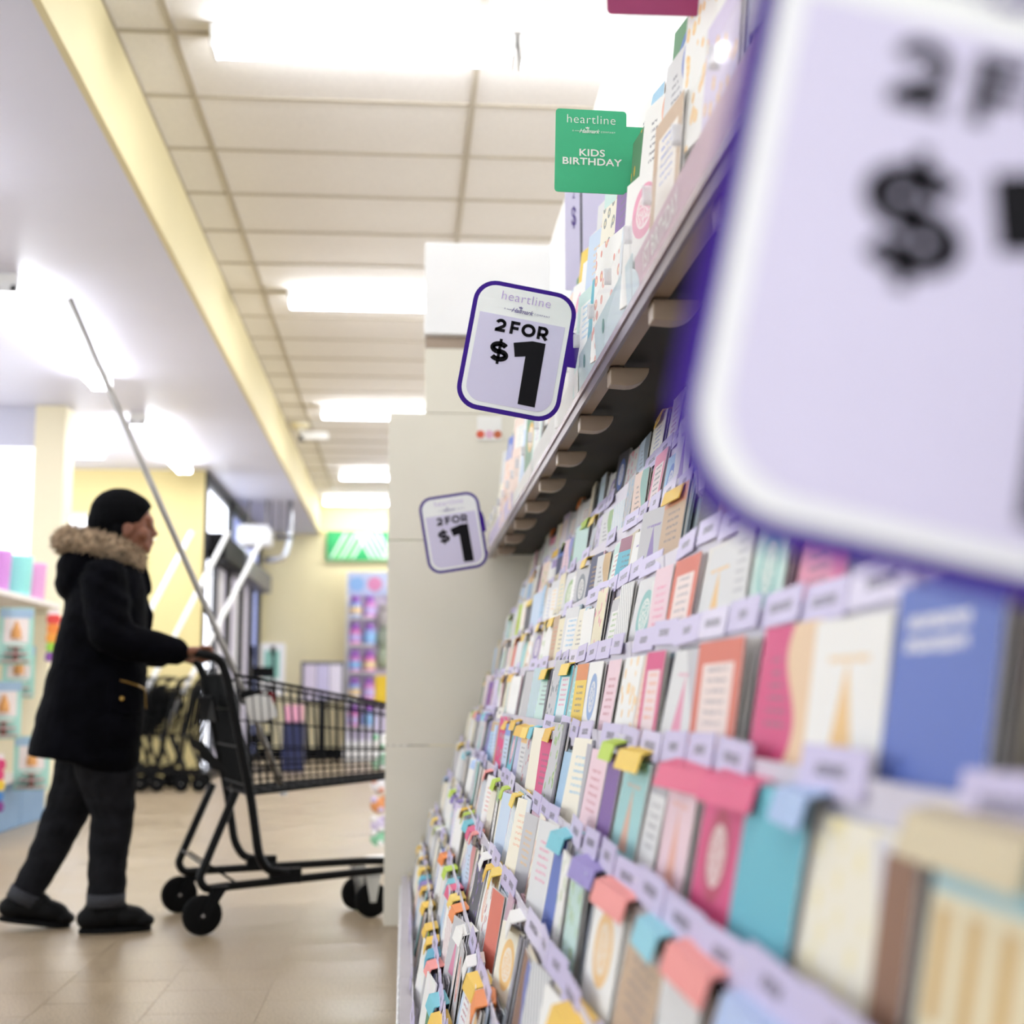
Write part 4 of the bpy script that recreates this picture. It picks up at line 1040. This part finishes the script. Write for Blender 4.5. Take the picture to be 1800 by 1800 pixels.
MB().span(-.8, .1, 18.6, 18.95, 0, .25).build('base', M_['white_plastic'], ds, bevel=.01)
MB().span(-.8, -.76, 18.86, 18.96, .25, 2.49).build('upright', M_['white_metal'], ds)
bot = MB().lathe([(.02, 0), (.075, .005), (.08, .1), (.078, .19), (.03, .2), (.02, .2)], (0, 0, 0), 12).mesh('bottle_body'); bot.materials.append(M_['pack_print'])
cap = MB().lathe([(.05, .2), (.055, .205), (.055, .27), (.03, .275)], (0, 0, 0), 12).mesh('bottle_cap'); cap.materials.append(M_['pack_print'])
lab = MB().lathe([(.0815, .04), (.0825, .045), (.0825, .13), (.0815, .135)], (0, 0, 0), 12).mesh('bottle_label'); lab.materials.append(M_['pack_print'])
for r_ in range(5):
    sh = MB().span(-.77, -.42, 18.68, 18.9, .42+.36*r_, .44+.36*r_).build('shelf', M_['white_metal'], ds)
    for c_ in range(2):
        o = thing('bubble_bottle', '%s bottle with purple cap, %s shelf from the bottom of lilac rack' % (('left', 'right')[c_], nth(r_+1)), 'bottle', (-.67+.19*c_, 18.79, .441+.36*r_), 0, 'purple capped bottles on the lilac rack', world=False)
        q = link('body', bot, None, o); q.color = lin(('#e07fbf', '#9fb7ea', '#d98fcf')[(r_+c_) % 3])
        q = link('cap', cap, None, o); q.color = lin('#a15fc4')
        q = link('label', lab, None, o); q.color = lin(('#c9b8ea', '#f0d4a4', '#8fc0ee')[(r_+2*c_) % 3])
for r_, (c1, nm) in enumerate((('#9aa58c', 'olive'), ('#8d9684', 'sage green'), ('#a9a2a0', 'grey'))):
    o = MB().ball((0, 0, .14), (.1, .05, .14), nu=12, nv=8).ball((.0, 0, .3), (.06, .045, .05), nu=10, nv=6).build('plush_pack', M_['pack_print'], smooth=True)
    o.location = (-.3, 18.84, 1.5+.26*r_-.3); o.color = lin(c1)
    tag(o, 'small %s hanging plush pack on the lilac rack' % nm, 'toy', 'plush packs on the lilac rack')
o = MB().prism(rrect(.2, .36, .02, 3), lambda p, k: (p[0], -.04 if k == 0 else .04, p[1]+.18)).build('yellow_bag', M_['pack_print'], bevel=.02); o.location = (-.3, 18.8, .75); o.color = lin('#ecc727')
tag(o, 'yellow bag hanging low on the lilac rack', 'bag')
for r_ in range(5):
    o = MB().ball((0, 0, .1), (.09, .05, .1), nu=12, nv=8).ball((0, 0, .23), (.06, .045, .055), nu=10, nv=6).ball((-.05, 0, .29), (.02, .015, .04), nu=8, nv=6).ball((.05, 0, .29), (.02, .015, .04), nu=8, nv=6).build('plush_rabbit', M_['pack_print'], smooth=True)
    o.location = (-.13, 18.83, .9+.29*r_); o.color = lin(('#f4eef0', '#f2dfe6')[r_ % 2])
    tag(o, 'white plush toy with ears, %s from the bottom beside the end panel' % nth(r_+1), 'toy', 'white plush toys on the lilac rack')
ps = thing('poster_stand', 'dark framed notice board on legs by the end wall', 'notice board', (-1.06, 18.3, 0))
MB().span(-1.34, -.78, 18.28, 18.32, .76, 1.28).build('frame', M_['frame_grey'], ps, bevel=.01)
for i, c_ in enumerate(('#ddd3e8', '#cfc9ea', '#e8e2f2')):
    o = MB().span(-1.3+.165*i, -1.145+.165*i, 18.268, 18.28, .8, 1.24).build('poster', M_['pack_print'], ps); o.color = lin(c_)
for x_ in (-1.25, -.87): MB().tube([(x_, 18.3, .76), (x_, 18.3, 0)], .018, 8).build('leg', M_['black_metal'], ps)
MB().tube([(-1.06, 18.3, .8), (-1.06, 18.3, .02)], .05, 10).build('leg', M_['black_metal'], ps)
ps = thing('standing_poster', 'white and teal poster panel on a foot by the entrance', 'poster', (-1.58, 17, 0))
MB().prism(rrect(.29, .62, .03, 4, -1.58, 1.16), lambda p, k: (p[0], 16.98 if k == 0 else 17.0, p[1])).build('panel', M_['white_plastic'], ps)
o = MB().span(-1.68, -1.5, 16.972, 16.98, 1.05, 1.38).build('printed_area', M_['pack_print'], ps); o.color = lin('#8fcabc')
MB().tube([(-1.58, 17, .86), (-1.58, 17, .02)], .02, 8).build('pole', M_['steel'], ps)
MB().lathe([(.16, 0), (.16, .015), (.03, .03)], (-1.58, 17, 0), 16).build('foot', M_['black_metal'], ps)
ht = thing('hand_truck', 'black folded hand truck standing in front of the poster', 'hand truck', (-1.6, 16.2, 0))
for x_ in (-1.73, -1.5):
    MB().tube([(x_, 16.2, .1), (x_, 16.2, 1.28), (x_, 16.12, 1.36)], .016, 8).build('upright', M_['black_metal'], ht)
    MB().tube([(x_, 16.14, 1.3), (x_, 16.1, 1.4)], .026, 10).build('grip', M_['black_rubber'], ht)
    MB().lathe([(.03, -.025), (.09, -.025), (.1, 0), (.09, .025), (.03, .025)], (x_, 16.25, .1), 16, Matrix.Rotation(R(90), 3, 'Y')).build('wheel', M_['black_rubber'], ht)
for z_ in (.3, .55, .8, 1.05): MB().span(-1.73, -1.5, 16.185, 16.215, z_, z_+.12).build('cross_plate', M_['black_plastic'], ht)
MB().span(-1.78, -1.45, 15.98, 16.2, .0, .02).build('toe_plate', M_['black_metal'], ht)
bx = thing('display_bin', 'navy bin with pink packs near the end wall', 'bin', (-1.24, 16, 0))
MB().span(-1.36, -1.12, 15.9, 16.1, 0, .55).build('bin_body', mat('navy_card', '#1d2450', .5), bx, bevel=.01)
o = MB().span(-1.34, -1.14, 15.92, 16.08, .55, .74).build('pack', M_['pack_print'], bx, bevel=.02); o.color = lin('#e2a0b8')
hb = thing('air_curtain', 'white rounded air heater box hanging over the entrance', 'heater', (-1.7, 16, 2.53))
MB().prism(rrect(.36, .225, .05, 5, -1.72, 2.645), lambda p, k: (p[0], 15.85 if k == 0 else 16.25, p[1])).build('housing', M_['white_plastic'], hb)
MB().prism([(-1.9, 2.53), (-1.86, 2.53), (-1.72, 2.4), (-1.74, 2.28), (-1.84, 2.28), (-1.9, 2.33)], lambda p, k: (p[0], 15.9 if k == 0 else 15.93, p[1])).build('side_bracket', M_['chrome'], hb)
for x_ in (-1.8, -1.6): MB().tube([(x_, 16.05, 2.75), (x_, 16.05, SOF)], .012, 8).build('hanger_rod', M_['steel'], hb)
du = thing('exhaust_pipe', 'bent silver pipe and bracket right of the white heater box', 'pipe', (-1.45, 16.1, 2.4))
MB().tube(bend([(-1.62, 16.1, 2.38), (-1.4, 16.1, 2.4), (-1.34, 16.1, 2.6), (-1.34, 16.1, SOF)], .06), .035, 10).build('pipe', M_['chrome'], du, smooth=True)
MB().span(-1.5, -1.3, 16.06, 16.14, 2.62, 2.66).build('bracket', M_['frame_grey'], du)
for x_ in (-1.55, -1.45): MB().tube([(x_, 16.1, 2.64), (x_, 16.1, SOF)], .008, 6).build('hanger_rod', M_['frame_grey'], du)
em = thing('security_camera', 'white ceiling camera beside the yellow soffit edge', 'camera', (-.98, 13.6, CEIL))
MB().lathe([(.09, 0), (.09, -.03), (.05, -.05)], (-1.05, 13.6, CEIL-.004), 16).build('mount', M_['wall_cream'], em)
MB().tube([(-1.05, 13.6, CEIL-.05), (-1.03, 13.6, CEIL-.11)], .02, 8).build('arm', M_['white_plastic'], em)
MB().prism(rrect(.26, .075, .03, 4, -.9, CEIL-.12), lambda p, k: (p[0], 13.56 if k == 0 else 13.64, p[1])).build('camera_body', M_['white_plastic'], em)
MB().tube([(-1.06, 13.6, CEIL-.14), (-1.0, 13.6, CEIL-.15)], .035, 10).build('lens_hood', M_['frame_grey'], em)
# wing of small toys seen past the end panel
st = thing('clip_stand', 'thin white floor stand with hanging toys past the end panel', 'display stand', (-.085, 7.5, 0))
MB().tube([(-.085, 7.5, .0), (-.085, 7.5, .75)], .008, 8).build('pole', M_['white_metal'], st)
MB().lathe([(.12, 0), (.12, .012), (.02, .02)], (-.085, 7.5, 0), 18).build('foot', M_['white_metal'], st)
for i, (z_, c1, c2, nm) in enumerate(((.6, '#f2f0ee', '#8cc7a0', 'white and green'), (.5, '#a9d6b8', '#f0eeee', 'mint'), (.38, '#f2eef2', '#e0a08a', 'white'), (.28, '#e79a5e', '#d8c8e8', 'orange'), (.18, '#d9cdea', '#f2f0f0', 'lilac'), (.11, '#8fcfa8', '#f2f0f0', 'green'))):
    o = thing('small_toy', '%s toy on the thin stand, %s from the top' % (nm, nth(i+1)), 'toy', (-.13, 7.47, z_), 0, 'small toys on the thin stand', world=False)
    q = MB().ball((0, 0, 0), (.045, .03, .04), nu=12, nv=8).ball((.03, 0, .03), (.025, .02, .022), nu=10, nv=6).build('toy_body', M_['pack_print'], o, smooth=True); q.color = lin(c1)
    q = MB().ball((-.025, -.012, .03), (.02, .02, .02), nu=10, nv=6).ball((.01, -.02, -.02), (.018, .016, .016), nu=8, nv=6).build('toy_detail', M_['pack_print'], o, smooth=True); q.color = lin(c2)
    MB().tube([(0, 0, .03), (.045, .03, .05)], .002, 5).build('loop', M_['steel'], o)
# printed card fixed on the end panel above the shelf
cd_ = thing('wall_card', 'small orange and white picture card on the beige end panel', 'card', (.32, 5.365, 1.86))
MB().span(.27, .365, 5.362, 5.369, 1.835, 1.93).build('card', M_['paper_white'], cd_)
for x_, c_ in ((.283, '#e0562f'), (.318, '#e8b7cf'), (.35, '#c8622c')):
    o = MB().lathe([(.003, -.002), (.016, -.002), (.016, 0), (.003, 0)], (x_, 5.3598, 1.858), 12, Matrix.Rotation(R(90), 3, 'X')).build('printed_shape', M_['pack_print'], cd_); o.color = lin(c_)
# ================================================================== END
bpy.data.scenes.remove(TMP)
